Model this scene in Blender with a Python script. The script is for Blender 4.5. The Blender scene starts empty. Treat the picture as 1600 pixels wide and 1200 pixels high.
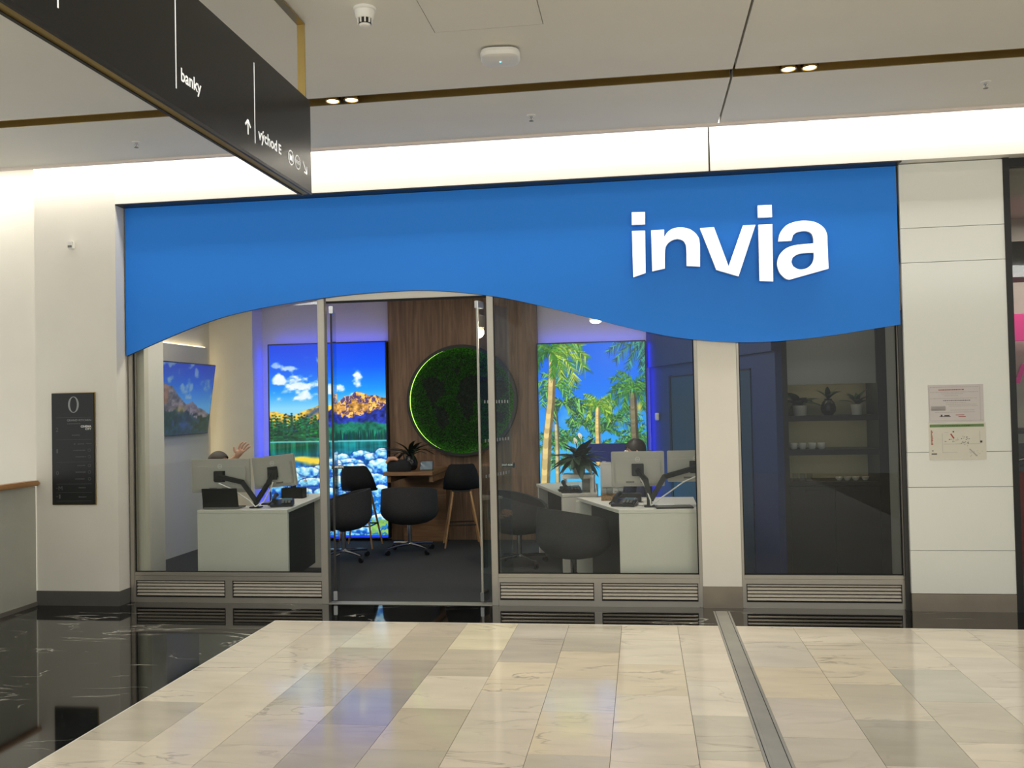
import bpy, bmesh, math, random
import numpy as np
from mathutils import Vector, Matrix, Euler
random.seed(7)
S = bpy.context.scene
C = S.collection
PI = math.pi

# ------------------------------------------------------------------ camera, world, exposure
def look(yaw, pitch, roll):
    fw = Vector((-math.sin(yaw)*math.cos(pitch), math.cos(yaw)*math.cos(pitch), math.sin(pitch)))
    rt = Vector((math.cos(yaw), math.sin(yaw), 0)); up = rt.cross(fw)
    r2 = math.cos(roll)*rt + math.sin(roll)*up
    u2 = -math.sin(roll)*rt + math.cos(roll)*up
    return Matrix((r2, u2, -fw)).transposed()
cd = bpy.data.cameras.new('camera'); cam = bpy.data.objects.new('camera', cd); C.objects.link(cam)
cam.matrix_world = Matrix.Translation((0, -7.226, 1.6)) @ look(0.140486, 0.022774, -0.021401).to_4x4()
cd.sensor_width = 36; cd.lens = 36*1425.97/1600; cd.clip_end = 200
S.camera = cam

W = bpy.data.worlds.new('mall_light'); S.world = W; W.use_nodes = True
bg = W.node_tree.nodes['Background']
bg.inputs[0].default_value = (0.97, 0.975, 0.91, 1); bg.inputs[1].default_value = 0.60

S.view_settings.view_transform = 'Standard'; S.view_settings.look = 'None'
S.view_settings.gamma = 1.0; S.view_settings.exposure = 0.35
S.view_settings.use_curve_mapping = False
S.cycles.use_denoising = True
S.cycles.max_bounces = 10; S.cycles.transparent_max_bounces = 24
S.cycles.sample_clamp_indirect = 6.0
S.cycles.caustics_reflective = False; S.cycles.caustics_refractive = False

def area(name, loc, sx, sy, power, col, rot=(0, 0, 0), spread=180):
    l = bpy.data.lights.new(name, 'AREA'); l.shape = 'RECTANGLE'; l.size = sx; l.size_y = sy
    l.energy = power; l.color = col; l.spread = math.radians(spread)
    o = bpy.data.objects.new(name, l); C.objects.link(o); o.location = loc; o.rotation_euler = rot
    return o
# LED line hidden in the ceiling cove, washing the bulkhead and the white walls
area('cove_led_light', (-1.5, -0.25, 3.74), 15.0, 0.07, 62, (1.0, 0.965, 0.89), (math.radians(8), 0, 0))
# unseen fill light added behind the viewer to brighten floor and shopfront
area('rear_fill_light', (0, -13.5, 9.0), 12, 7, 700, (0.98, 0.98, 0.94), (math.radians(38), 0, 0))
# unseen strip light added over the viewer to light the shopfront evenly
area('shopfront_fill_light', (-0.5, -7.9, 3.54), 13, 0.25, 120, (0.98, 0.98, 0.92), (math.radians(68), 0, 0))
# unseen lamps added near the shop ceiling to brighten the interior
for x, y, e in ((-4.5, 1.2, 14), (-2.4, 2.3, 2.5), (-0.5, 0.55, 15), (-3.4, 0.45, 12), (1.5, 0.7, 2.5), (-0.3, 2.6, 4)):
    area('shop_fill_light', (x, y, 2.96), 0.25, 0.25, e, (1.0, 0.92, 0.8))

# ------------------------------------------------------------------ materials
def lin(c):
    return tuple(((v/255)/12.92 if v/255 <= 0.04045 else ((v/255+0.055)/1.055)**2.4) for v in c)
MATS = {}
def mat(name, col=(200, 200, 200), rough=0.5, metal=0.0, spec=0.5, var=0.0, vscale=6.0, bump=0.0, bscale=60.0,
        emit=None, estr=1.0, coat=0.0, stretch=None):
    m = bpy.data.materials.new(name); m.use_nodes = True; MATS[name] = m
    nt = m.node_tree; b = nt.nodes['Principled BSDF']
    c = lin(col)
    b.inputs['Base Color'].default_value = (*c, 1); b.inputs['Roughness'].default_value = rough
    b.inputs['Metallic'].default_value = metal; b.inputs['Specular IOR Level'].default_value = spec
    b.inputs['Coat Weight'].default_value = coat
    if emit is not None:
        b.inputs['Emission Color'].default_value = (*lin(emit), 1); b.inputs['Emission Strength'].default_value = estr
    if var or bump:
        tc = nt.nodes.new('ShaderNodeTexCoord'); mp = nt.nodes.new('ShaderNodeMapping')
        if stretch: mp.inputs['Scale'].default_value = stretch
        nt.links.new(tc.outputs['Object'], mp.inputs[0])
        if var:
            n = nt.nodes.new('ShaderNodeTexNoise'); n.inputs['Scale'].default_value = vscale; n.inputs['Detail'].default_value = 5
            r = nt.nodes.new('ShaderNodeValToRGB')
            r.color_ramp.elements[0].position = 0.3; r.color_ramp.elements[1].position = 0.7
            r.color_ramp.elements[0].color = (*[v*(1-var) for v in c], 1); r.color_ramp.elements[1].color = (*[min(1, v*(1+var)) for v in c], 1)
            nt.links.new(mp.outputs[0], n.inputs['Vector']); nt.links.new(n.outputs['Fac'], r.inputs[0]); nt.links.new(r.outputs[0], b.inputs['Base Color'])
        if bump:
            n2 = nt.nodes.new('ShaderNodeTexNoise'); n2.inputs['Scale'].default_value = bscale; n2.inputs['Detail'].default_value = 3
            bp = nt.nodes.new('ShaderNodeBump'); bp.inputs['Strength'].default_value = bump; bp.inputs['Distance'].default_value = 0.01
            nt.links.new(mp.outputs[0], n2.inputs['Vector']); nt.links.new(n2.outputs['Fac'], bp.inputs['Height']); nt.links.new(bp.outputs[0], b.inputs['Normal'])
    return m

def glass_mat(name, tint, ior=1.5, rough=0.0, extra=0.0):
    """architectural glass: clear transmission plus Fresnel reflection"""
    m = bpy.data.materials.new(name); m.use_nodes = True; MATS[name] = m
    nt = m.node_tree; nt.nodes.clear()
    out = nt.nodes.new('ShaderNodeOutputMaterial'); mx = nt.nodes.new('ShaderNodeMixShader')
    t = nt.nodes.new('ShaderNodeBsdfTransparent'); g = nt.nodes.new('ShaderNodeBsdfGlossy')
    t.inputs[0].default_value = (*tint, 1); g.inputs['Roughness'].default_value = rough
    # Schlick reflectance, the same on both faces of the pane
    ge = nt.nodes.new('ShaderNodeNewGeometry'); dt = nt.nodes.new('ShaderNodeVectorMath'); dt.operation = 'DOT_PRODUCT'
    nt.links.new(ge.outputs['Normal'], dt.inputs[0]); nt.links.new(ge.outputs['Incoming'], dt.inputs[1])
    def mth(op, x, y=None):
        q = nt.nodes.new('ShaderNodeMath'); q.operation = op
        for i_, z in ((0, x), (1, y)):
            if z is None: continue
            if isinstance(z, (int, float)): q.inputs[i_].default_value = z
            else: nt.links.new(z, q.inputs[i_])
        return q.outputs[0]
    f0 = ((ior-1)/(ior+1))**2 + extra
    p5 = mth('POWER', mth('SUBTRACT', 1.0, mth('ABSOLUTE', dt.outputs['Value'])), 5.0)
    src = mth('ADD', mth('MULTIPLY', p5, 1-f0), f0)
    nt.links.new(src, mx.inputs[0]); nt.links.new(t.outputs[0], mx.inputs[1]); nt.links.new(g.outputs[0], mx.inputs[2])
    nt.links.new(mx.outputs[0], out.inputs[0])
    return m

def marble_mat(name, base_from_object, base, vein, vw, rough, vscale, mask_lo, mask_hi, tone=0.1):
    m = bpy.data.materials.new(name); m.use_nodes = True; MATS[name] = m
    nt = m.node_tree; N = nt.nodes.new; L = nt.links.new
    b = nt.nodes['Principled BSDF']; b.inputs['Roughness'].default_value = rough
    tc = N('ShaderNodeTexCoord'); oi = N('ShaderNodeObjectInfo')
    sc = N('ShaderNodeVectorMath'); sc.operation = 'SCALE'; sc.inputs['Scale'].default_value = 37.0
    cx = N('ShaderNodeCombineXYZ'); L(oi.outputs['Random'], cx.inputs[0]); L(oi.outputs['Random'], cx.inputs[1])
    L(cx.outputs[0], sc.inputs[0])
    ad = N('ShaderNodeVectorMath'); ad.operation = 'ADD'; L(tc.outputs['Object'], ad.inputs[0]); L(sc.outputs[0], ad.inputs[1])
    mp = N('ShaderNodeMapping'); mp.inputs['Rotation'].default_value = (0, 0, 0.5); mp.inputs['Scale'].default_value = (0.7, 2.2, 1)
    L(ad.outputs[0], mp.inputs[0])
    n1 = N('ShaderNodeTexNoise'); n1.inputs['Scale'].default_value = vscale; n1.inputs['Detail'].default_value = 6; n1.inputs['Distortion'].default_value = 0.8
    L(mp.outputs[0], n1.inputs['Vector'])
    s = N('ShaderNodeMath'); s.operation = 'SUBTRACT'; s.inputs[1].default_value = 0.5; L(n1.outputs['Fac'], s.inputs[0])
    a = N('ShaderNodeMath'); a.operation = 'ABSOLUTE'; L(s.outputs[0], a.inputs[0])
    mr = N('ShaderNodeMapRange'); mr.inputs[1].default_value = 0; mr.inputs[2].default_value = vw; mr.inputs[3].default_value = 1; mr.inputs[4].default_value = 0
    L(a.outputs[0], mr.inputs[0])
    n2 = N('ShaderNodeTexNoise'); n2.inputs['Scale'].default_value = 1.7; n2.inputs['Detail'].default_value = 3; L(ad.outputs[0], n2.inputs['Vector'])
    mk = N('ShaderNodeMapRange'); mk.inputs[1].default_value = mask_lo; mk.inputs[2].default_value = mask_hi; L(n2.outputs['Fac'], mk.inputs[0])
    fm = N('ShaderNodeMath'); fm.operation = 'MULTIPLY'; L(mr.outputs[0], fm.inputs[0]); L(mk.outputs[0], fm.inputs[1])
    cl = N('ShaderNodeTexNoise'); cl.inputs['Scale'].default_value = 3.0; cl.inputs['Detail'].default_value = 4; L(mp.outputs[0], cl.inputs['Vector'])
    cm = N('ShaderNodeMapRange'); cm.inputs[1].default_value = 0.3; cm.inputs[2].default_value = 0.7; cm.inputs[3].default_value = 1-tone; cm.inputs[4].default_value = 1+tone*0.6
    L(cl.outputs['Fac'], cm.inputs[0])
    vm = N('ShaderNodeVectorMath'); vm.operation = 'SCALE'; L(cm.outputs[0], vm.inputs['Scale'])
    if base_from_object: L(oi.outputs['Color'], vm.inputs[0])
    else: vm.inputs[0].default_value = lin(base)
    mx = N('ShaderNodeMix'); mx.data_type = 'RGBA'; L(fm.outputs[0], mx.inputs[0]); L(vm.outputs[0], mx.inputs[6]); mx.inputs[7].default_value = (*lin(vein), 1)
    L(mx.outputs[2], b.inputs['Base Color'])
    return m

def wood_mat(name, c1, c2, rough, scale=(18, 18, 1.2)):
    m = bpy.data.materials.new(name); m.use_nodes = True; MATS[name] = m
    nt = m.node_tree; N = nt.nodes.new; L = nt.links.new; b = nt.nodes['Principled BSDF']; b.inputs['Roughness'].default_value = rough
    tc = N('ShaderNodeTexCoord'); oi = N('ShaderNodeObjectInfo'); mp = N('ShaderNodeMapping'); mp.inputs['Scale'].default_value = scale
    ad = N('ShaderNodeVectorMath'); ad.operation = 'ADD'; cx = N('ShaderNodeCombineXYZ')
    mu = N('ShaderNodeMath'); mu.operation = 'MULTIPLY'; mu.inputs[1].default_value = 50; L(oi.outputs['Random'], mu.inputs[0])
    L(mu.outputs[0], cx.inputs[0]); L(mu.outputs[0], cx.inputs[2])
    L(tc.outputs['Object'], ad.inputs[0]); L(cx.outputs[0], ad.inputs[1]); L(ad.outputs[0], mp.inputs[0])
    n = N('ShaderNodeTexNoise'); n.inputs['Scale'].default_value = 1.5; n.inputs['Detail'].default_value = 7; n.inputs['Distortion'].default_value = 0.6
    L(mp.outputs[0], n.inputs['Vector'])
    r = N('ShaderNodeValToRGB'); r.color_ramp.elements[0].position = 0.32; r.color_ramp.elements[1].position = 0.68
    r.color_ramp.elements[0].color = (*lin(c1), 1); r.color_ramp.elements[1].color = (*lin(c2), 1)
    L(n.outputs['Fac'], r.inputs[0]); L(r.outputs[0], b.inputs['Base Color'])
    return m

def pic_mat(name, strength, rough=0.3, base_dark=True):
    m = bpy.data.materials.new(name); m.use_nodes = True; MATS[name] = m
    nt = m.node_tree; b = nt.nodes['Principled BSDF']; at = nt.nodes.new('ShaderNodeAttribute'); at.attribute_name = 'print'
    b.inputs['Base Color'].default_value = (0.012, 0.012, 0.015, 1); b.inputs['Roughness'].default_value = rough; b.inputs['Specular IOR Level'].default_value = 0.2
    nt.links.new(at.outputs['Color'], b.inputs['Emission Color']); b.inputs['Emission Strength'].default_value = strength
    return m

mat('wall_paint', (236, 231, 220), 0.7, var=0.02, vscale=3, bump=0.03, bscale=250)
mat('bulkhead_paint', (240, 236, 228), 0.6, var=0.01)
mat('ceiling_paint', (232, 229, 220), 0.75, var=0.02, vscale=1.5)
mat('trim_paint', (228, 215, 205), 0.6)
mat('reveal_paint', (205, 202, 196), 0.6)
mat('skirting_grey', (92, 90, 86), 0.45, var=0.06)
mat('skirting_metal', (150, 140, 126), 0.35, metal=0.7, var=0.06)
mat('brass', (172, 148, 92), 0.40, metal=0.85, var=0.15, vscale=1.2)
mat('brass_dark', (120, 92, 40), 0.22, metal=1.0)
mat('aluminium', (176, 170, 160), 0.38, metal=0.75, var=0.04, vscale=3)
mat('aluminium_light', (196, 190, 180), 0.4, metal=0.55, var=0.03)
mat('chrome', (200, 200, 200), 0.15, metal=1.0)
mat('dark_frame', (60, 59, 58), 0.4, metal=0.5)
mat('grille_black', (22, 21, 20), 0.6)
mat('fascia_blue', (43, 138, 246), 0.45, spec=0.25, var=0.02, vscale=0.8)
mat('fascia_edge', (30, 70, 140), 0.5)
mat('letter_white', (250, 250, 250), 0.4, emit=(255, 255, 255), estr=0.6)
mat('letter_side', (235, 238, 242), 0.5)
mat('sign_black', (34, 35, 37), 0.2, spec=0.3)
mat('sign_edge', (16, 16, 18), 0.4)
mat('print_white', (240, 240, 238), 0.6)
mat('print_added_glow', (245, 245, 242), 0.6, emit=(255, 255, 250), estr=0.42)  # white sign print with a faint added glow, so it reads bright
mat('print_grey', (150, 152, 154), 0.6)
mat('print_dim', (92, 94, 97), 0.6)
mat('directory_black', (21, 24, 27), 0.3)
mat('plastic_white', (232, 230, 224), 0.4)
mat('plastic_grey', (120, 118, 114), 0.5)
mat('plastic_black', (20, 20, 21), 0.4)
mat('rubber_black', (16, 16, 16), 0.7)
mat('lens_glow', (255, 250, 230), 0.3, emit=(255, 226, 160), estr=7.0)
mat('led_blue', (120, 170, 255), 0.3, emit=(90, 170, 255), estr=3.0)
mat('steel_strip', (172, 170, 162), 0.4, metal=0.35, var=0.08)
mat('grout', (150, 142, 128), 0.8)
mat('tile_edge_trim', (250, 244, 232), 0.25)
marble_mat('marble_white', True, None, (172, 162, 146), 0.022, 0.10, 2.0, 0.45, 0.70, tone=0.09)
marble_mat('marble_black', False, (17, 17, 16), (190, 186, 176), 0.0065, 0.045, 1.1, 0.50, 0.60, tone=0.25)
mat('carpet', (54, 55, 57), 0.95, var=0.25, vscale=160, bump=0.5, bscale=400)
wood_mat('wood_panel', (104, 78, 58), (142, 112, 86), 0.5)
wood_mat('wood_oak', (170, 128, 84), (196, 154, 106), 0.45)
wood_mat('wood_rail', (150, 108, 66), (178, 134, 88), 0.4, scale=(14, 1.2, 14))
wood_mat('wood_counter', (120, 88, 62), (152, 116, 82), 0.45, scale=(1.5, 16, 16))
mat('balustrade_panel', (176, 176, 164), 0.25, var=0.03)
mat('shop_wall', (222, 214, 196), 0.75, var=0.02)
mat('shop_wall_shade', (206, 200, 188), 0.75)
mat('shop_ceiling', (200, 196, 188), 0.8)
mat('blue_wall', (42, 60, 112), 0.6, var=0.04)
mat('blue_door', (44, 66, 96), 0.5, var=0.04)
mat('door_gap', (22, 24, 34), 0.6)
mat('glow_blue', (60, 90, 255), 0.5, emit=(44, 70, 255), estr=6)
mat('glow_warm', (255, 240, 210), 0.5, emit=(255, 236, 195), estr=2.4)
mat('glow_shelf', (255, 245, 215), 0.5, emit=(255, 240, 200), estr=10.0)
mat('box_frame', (24, 30, 52), 0.4, metal=0.3)
mat('moss', (40, 92, 28), 0.95, var=0.5, vscale=45)
mat('moss_dark', (34, 44, 36), 0.95, var=0.3, vscale=45)
mat('moss_ring_light', (80, 200, 60), 0.5, emit=(170, 235, 90), estr=2.2)
mat('desk_white', (226, 222, 212), 0.4, var=0.015)
mat('desk_dark', (46, 44, 42), 0.6)
mat('monitor_grey', (186, 182, 174), 0.45, var=0.02)
mat('screen_dark', (14, 15, 18), 0.15)
mat('fabric_charcoal', (54, 54, 57), 0.9, var=0.2, vscale=90, bump=0.3, bscale=220)
mat('fabric_black', (30, 31, 35), 0.9, var=0.2, vscale=90)
mat('leaf_dark', (36, 58, 34), 0.45, var=0.3, vscale=9)
mat('leaf_palm', (34, 46, 32), 0.5, var=0.3, vscale=9)
mat('flower_white', (236, 236, 222), 0.6)
mat('pot_grey', (176, 170, 160), 0.6, var=0.05)
mat('pot_white', (220, 216, 206), 0.5)
mat('vase_dark', (24, 24, 30), 0.25)
mat('soil', (50, 38, 28), 0.95)
mat('skin', (202, 150, 122), 0.55)
mat('hair_dark', (36, 26, 22), 0.55, var=0.3, vscale=60, stretch=(1, 1, 0.15))
mat('hair_brown', (58, 46, 36), 0.6, var=0.3, vscale=60, stretch=(1, 1, 0.15))
mat('shirt_grey', (74, 76, 80), 0.85, var=0.1, vscale=40)
mat('shirt_navy', (36, 46, 78), 0.85, var=0.1, vscale=40)
mat('trousers', (34, 34, 40), 0.9)
mat('cable_white', (236, 234, 230), 0.5)
mat('wicker', (150, 122, 88), 0.8, var=0.4, vscale=70)
mat('divider_blue', (20, 42, 130), 0.7, var=0.05)
mat('cabinet_dark', (40, 39, 38), 0.5, var=0.04)
mat('cabinet_back', (150, 145, 122), 0.6, var=0.03)
mat('cabinet_panel', (176, 174, 168), 0.35)
mat('ceramic', (232, 230, 224), 0.25)
mat('paper_lilac', (208, 202, 200), 0.7, var=0.02)
mat('paper_cream', (218, 214, 200), 0.7, var=0.02)
mat('ink_green', (108, 136, 88), 0.7)
mat('ink_red', (168, 70, 62), 0.7)
mat('ink_dark', (72, 62, 66), 0.7)
mat('ink_faint', (176, 170, 168), 0.7)
mat('pink_panel', (232, 60, 140), 0.5, emit=(232, 60, 140), estr=0.25)
mat('magenta_letter', (176, 30, 110), 0.4, emit=(176, 30, 110), estr=0.2)
mat('neighbour_wall', (178, 170, 160), 0.7, var=0.05)
mat('neighbour_dark', (52, 46, 46), 0.6)
mat('neighbour_red', (120, 36, 40), 0.5)
mat('panel_glass_white', (236, 237, 230), 0.18, spec=0.5)
mat('joint_dark', (150, 150, 142), 0.8)
mat('tablet_screen', (60, 76, 84), 0.15, emit=(90, 110, 120), estr=0.3)
glass_mat('glass_clear', (0.95, 0.97, 0.96), 1.34)
glass_mat('glass_door', (0.88, 0.95, 0.94), 1.45, extra=0.03)
glass_mat('glass_grey', (0.80, 0.82, 0.82), 1.40)
glass_mat('glassware', (0.9, 0.92, 0.92), 1.45)
pic_mat('print_mountain', 0.88); pic_mat('print_palm', 0.86); pic_mat('print_tv', 0.55, 0.3)

# ------------------------------------------------------------------ mesh helpers
OFF = {}
class MB:
    def __init__(s): s.v = []; s.f = []
    def add(s, v, f):
        o = len(s.v); s.v += [tuple(p) for p in v]; s.f += [tuple(i+o for i in q) for q in f]; return s
    def box(s, x0, x1, y0, y1, z0, z1):
        return s.add([(x0,y0,z0),(x1,y0,z0),(x1,y1,z0),(x0,y1,z0),(x0,y0,z1),(x1,y0,z1),(x1,y1,z1),(x0,y1,z1)],
                     [(0,3,2,1),(4,5,6,7),(0,1,5,4),(1,2,6,5),(2,3,7,6),(3,0,4,7)])
    def obox(s, M, sx, sy, sz):
        v = [M @ Vector((a*sx/2, b*sy/2, c*sz/2)) for c in (-1,1) for a,b in ((-1,-1),(1,-1),(1,1),(-1,1))]
        return s.add(v, [(0,3,2,1),(4,5,6,7),(0,1,5,4),(1,2,6,5),(2,3,7,6),(3,0,4,7)])
    def prism(s, poly, fn, d0, d1):
        n = len(poly); v = [fn(a,b,d0) for a,b in poly] + [fn(a,b,d1) for a,b in poly]
        f = [tuple(range(n))[::-1], tuple(range(n,2*n))] + [(i,(i+1)%n,n+(i+1)%n,n+i) for i in range(n)]
        return s.add(v, f)
    def slab(s, poly, z0, z1): return s.prism(poly, lambda a,b,d: (a,b,d), z0, z1)
    def tube(s, pts, r, n=10, cap=True):
        pts = [Vector(p) for p in pts]; rs = r if isinstance(r,(list,tuple)) else [r]*len(pts)
        v = []; ref = None
        for i,p in enumerate(pts):
            t = (pts[min(i+1,len(pts)-1)] - pts[max(i-1,0)]).normalized()
            if ref is None: ref = Vector((0,0,1)) if abs(t.z) < 0.9 else Vector((1,0,0))
            a = t.cross(ref).normalized(); b = t.cross(a).normalized(); ref = -b if False else ref
            for k in range(n):
                q = 2*PI*k/n; v.append(p + (a*math.cos(q)+b*math.sin(q))*rs[i])
        f = [(i*n+k, i*n+(k+1)%n, (i+1)*n+(k+1)%n, (i+1)*n+k) for i in range(len(pts)-1) for k in range(n)]
        if cap: f += [tuple(range(n))[::-1], tuple(range((len(pts)-1)*n, len(pts)*n))]
        return s.add(v, f)
    def lathe(s, prof, c=(0,0,0), n=24):
        v = [(c[0]+r*math.cos(2*PI*k/n), c[1]+r*math.sin(2*PI*k/n), c[2]+z) for r,z in prof for k in range(n)]
        f = [(i*n+k, i*n+(k+1)%n, (i+1)*n+(k+1)%n, (i+1)*n+k) for i in range(len(prof)-1) for k in range(n)]
        f += [tuple(range(n))[::-1], tuple(range((len(prof)-1)*n, len(prof)*n))]
        return s.add(v, f)
    def build(s, name, m, parent=None, bevel=0, smooth=None, world=True, seg=2):
        o3 = OFF.get(parent.name, Vector((0,0,0))) if (parent and world) else Vector((0,0,0))
        me = bpy.data.meshes.new(name); me.from_pydata([tuple(Vector(p)-o3) for p in s.v], [], s.f)
        bm = bmesh.new(); bm.from_mesh(me)
        bmesh.ops.recalc_face_normals(bm, faces=bm.faces)
        if bevel:
            bmesh.ops.bevel(bm, geom=[e for e in bm.edges if e.is_manifold and e.calc_face_angle(0) > 0.5], offset=bevel, segments=seg, affect='EDGES', clamp_overlap=True)
        bm.to_mesh(me); bm.free()
        if smooth is not None or bevel:
            me.shade_smooth(); me.set_sharp_from_angle(angle=math.radians(smooth if smooth is not None else 40))
        me.materials.append(MATS[m])
        return link(name, me, parent, o3)
def link(name, data, parent=None, off=None):
    o = bpy.data.objects.new(name, data); C.objects.link(o)
    if parent: o.parent = parent; OFF[o.name] = off if off is not None else OFF.get(parent.name, Vector((0,0,0)))
    return o
def tag(o, label, cat, group=None, kind=None):
    o['label'] = label; o['category'] = cat
    if group: o['group'] = group
    if kind: o['kind'] = kind
    return o
def thing(name, label, cat, loc=(0,0,0), rz=0, group=None, kind=None):
    o = bpy.data.objects.new(name, None); o.empty_display_size = 0.1; C.objects.link(o); o.location = loc; o.rotation_euler = (0,0,rz)
    OFF[o.name] = Vector(loc); return tag(o, label, cat, group, kind)
def struct(o, label, cat): return tag(o, label, cat, kind='structure')
def B(x0,x1,y0,y1,z0,z1): return MB().box(x0,x1,y0,y1,z0,z1)
def dup(root, loc, rz, label, group=None):
    r = root.copy(); C.objects.link(r); r.location = loc; r.rotation_euler = (0,0,rz); r['label'] = label
    if group: r['group'] = group
    def rec(src, dst):
        for ch in src.children:
            c = ch.copy(); C.objects.link(c); c.parent = dst; c.matrix_parent_inverse = ch.matrix_parent_inverse.copy(); rec(ch, c)
    rec(root, r); return r
def text_mesh(txt, size, bold=0.0):
    cu = bpy.data.curves.new('lettering', 'FONT'); cu.body = txt; cu.size = size; cu.offset = bold; cu.extrude = 0.0; cu.resolution_u = 3
    o = bpy.data.objects.new('lettering', cu); C.objects.link(o)
    dg = bpy.context.evaluated_depsgraph_get(); me = bpy.data.meshes.new_from_object(o.evaluated_get(dg))
    bpy.data.objects.remove(o); bpy.data.curves.remove(cu)
    return me
def text(name, txt, origin, ux, uz, width, height, m, parent, bold=0.0, shear=0.0, nrm=None):
    """flat lettering fitted into width x height; origin lower-left (world), ux reading direction, uz up"""
    me = text_mesh(txt, 1.0, bold)
    co = np.array([v.co[:] for v in me.vertices]); lo = co.min(0); hi = co.max(0)
    ux = Vector(ux); uz = Vector(uz); off = OFF.get(parent.name, Vector((0,0,0)))
    for v in me.vertices:
        a = (v.co.x-lo[0])/(hi[0]-lo[0])*width; b = (v.co.y-lo[1])/(hi[1]-lo[1])*height
        v.co = Vector(origin) + ux*(a+shear*b) + uz*b - off
    me.materials.clear(); me.materials.append(MATS[m]); me.name = name
    return link(name, me, parent, off)
def poly_curve(name, rings, y0, y1, m, m_side, parent):
    """extruded outline (with holes) in the X-Z plane between y0 (front) and y1"""
    cu = bpy.data.curves.new(name, 'CURVE'); cu.dimensions = '2D'; cu.fill_mode = 'BOTH'; cu.extrude = abs(y1-y0)/2
    for ring in rings:
        sp = cu.splines.new('POLY'); sp.points.add(len(ring)-1); sp.use_cyclic_u = True
        for p,(a,b) in zip(sp.points, ring): p.co = (a,b,0,1)
    o = bpy.data.objects.new(name, cu); C.objects.link(o)
    dg = bpy.context.evaluated_depsgraph_get(); me = bpy.data.meshes.new_from_object(o.evaluated_get(dg))
    bpy.data.objects.remove(o); bpy.data.curves.remove(cu)
    off = OFF.get(parent.name, Vector((0,0,0))); ym = (y0+y1)/2
    for v in me.vertices: v.co = Vector((v.co.x, ym - v.co.z, v.co.y)) - off
    bm = bmesh.new(); bm.from_mesh(me); bmesh.ops.remove_doubles(bm, verts=bm.verts, dist=1e-5); bmesh.ops.recalc_face_normals(bm, faces=bm.faces); bm.to_mesh(me); bm.free(); me.update()
    me.materials.clear(); me.materials.append(MATS[m]); me.materials.append(MATS[m_side])
    for p in me.polygons: p.material_index = 0 if p.normal.y < -0.7 else 1
    return link(name, me, parent, off)
def smooth_ring(r, n=4, corner=0.6):
    """Catmull-Rom through shallow corners, sharp corners kept"""
    N = len(r); out = []
    def ang(i):
        a = Vector(r[i])-Vector(r[i-1]); b = Vector(r[(i+1)%N])-Vector(r[i]); return a.angle(b)
    sh = [ang(i) > corner for i in range(N)]
    for i in range(N):
        p1 = Vector(r[i]); p2 = Vector(r[(i+1)%N]); p0 = p1*2-p2 if sh[i] else Vector(r[i-1]); p3 = p2*2-p1 if sh[(i+1)%N] else Vector(r[(i+2)%N])
        for k in range(n):
            t = k/n
            q = 0.5*((2*p1)+(p2-p0)*t+(2*p0-5*p1+4*p2-p3)*t*t+(3*p1-p0-3*p2+p3)*t**3); out.append((q.x,q.y))
    return out

# ================================================================== FLOOR
fl = thing('floor', 'polished mall floor of pale marble tiles with a black marble border', 'floor', kind='structure')
MB().box(-2.79, 9, -13, -0.58, -0.06, -0.012).build('mortar_bed', 'grout', fl)
MB().slab([(-5.10,-13),(-2.796,-13),(-2.796,-0.577),(9,-0.577),(9,0.10),(-5.10,0.10)], -0.06, 0.0).build('black_border', 'marble_black', fl)
B(-2.7965,-2.790,-13,-0.578,-0.01,0.0005).build('edge_strip', 'tile_edge_trim', fl)
B(-2.7965,9,-0.586,-0.577,-0.01,0.0005).build('edge_strip', 'tile_edge_trim', fl)
cols = [-2.790,-2.415,-2.045,-1.670,-1.305,-0.930,-0.557,-0.178,0.215,0.500,0.622,1.010,1.395,1.790,2.150,2.530,2.910,3.29]
TW = {}
def tile_mesh(w, l):
    k = (round(w,3), round(l,3))
    if k not in TW:
        m = MB().box(-w/2+.0012, w/2-.0012, -l/2+.0012, l/2-.0012, -0.012, 0.0)
        me = bpy.data.meshes.new('marble_tile'); me.from_pydata(m.v, [], m.f); me.materials.append(MATS['marble_white']); TW[k] = me
    return TW[k]
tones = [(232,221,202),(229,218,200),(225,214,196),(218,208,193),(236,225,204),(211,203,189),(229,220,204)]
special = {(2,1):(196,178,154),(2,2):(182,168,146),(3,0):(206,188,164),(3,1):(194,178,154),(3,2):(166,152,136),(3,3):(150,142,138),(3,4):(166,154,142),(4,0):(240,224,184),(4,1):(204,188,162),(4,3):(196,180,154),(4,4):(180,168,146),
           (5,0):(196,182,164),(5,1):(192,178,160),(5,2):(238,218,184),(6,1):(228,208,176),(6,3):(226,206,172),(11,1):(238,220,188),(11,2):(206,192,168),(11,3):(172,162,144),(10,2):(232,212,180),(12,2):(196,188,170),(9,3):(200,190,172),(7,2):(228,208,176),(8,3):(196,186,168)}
rt = random.Random(3)
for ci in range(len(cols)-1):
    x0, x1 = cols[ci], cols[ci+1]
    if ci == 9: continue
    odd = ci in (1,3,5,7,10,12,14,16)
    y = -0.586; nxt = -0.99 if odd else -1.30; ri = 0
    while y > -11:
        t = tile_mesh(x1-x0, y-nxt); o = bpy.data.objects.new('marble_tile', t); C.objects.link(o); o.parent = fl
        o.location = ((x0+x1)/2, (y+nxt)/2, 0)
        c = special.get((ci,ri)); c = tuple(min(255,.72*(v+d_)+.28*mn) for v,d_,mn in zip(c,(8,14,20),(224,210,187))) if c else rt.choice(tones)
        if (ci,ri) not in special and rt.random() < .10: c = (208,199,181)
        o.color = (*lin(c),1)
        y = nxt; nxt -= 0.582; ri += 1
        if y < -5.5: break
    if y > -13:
        o = B(x0+.0012, x1-.0012, -13, y-.002, -0.012, 0).build('marble_row', 'marble_white', fl); o.color = (*lin((222,210,192)),1)
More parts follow.
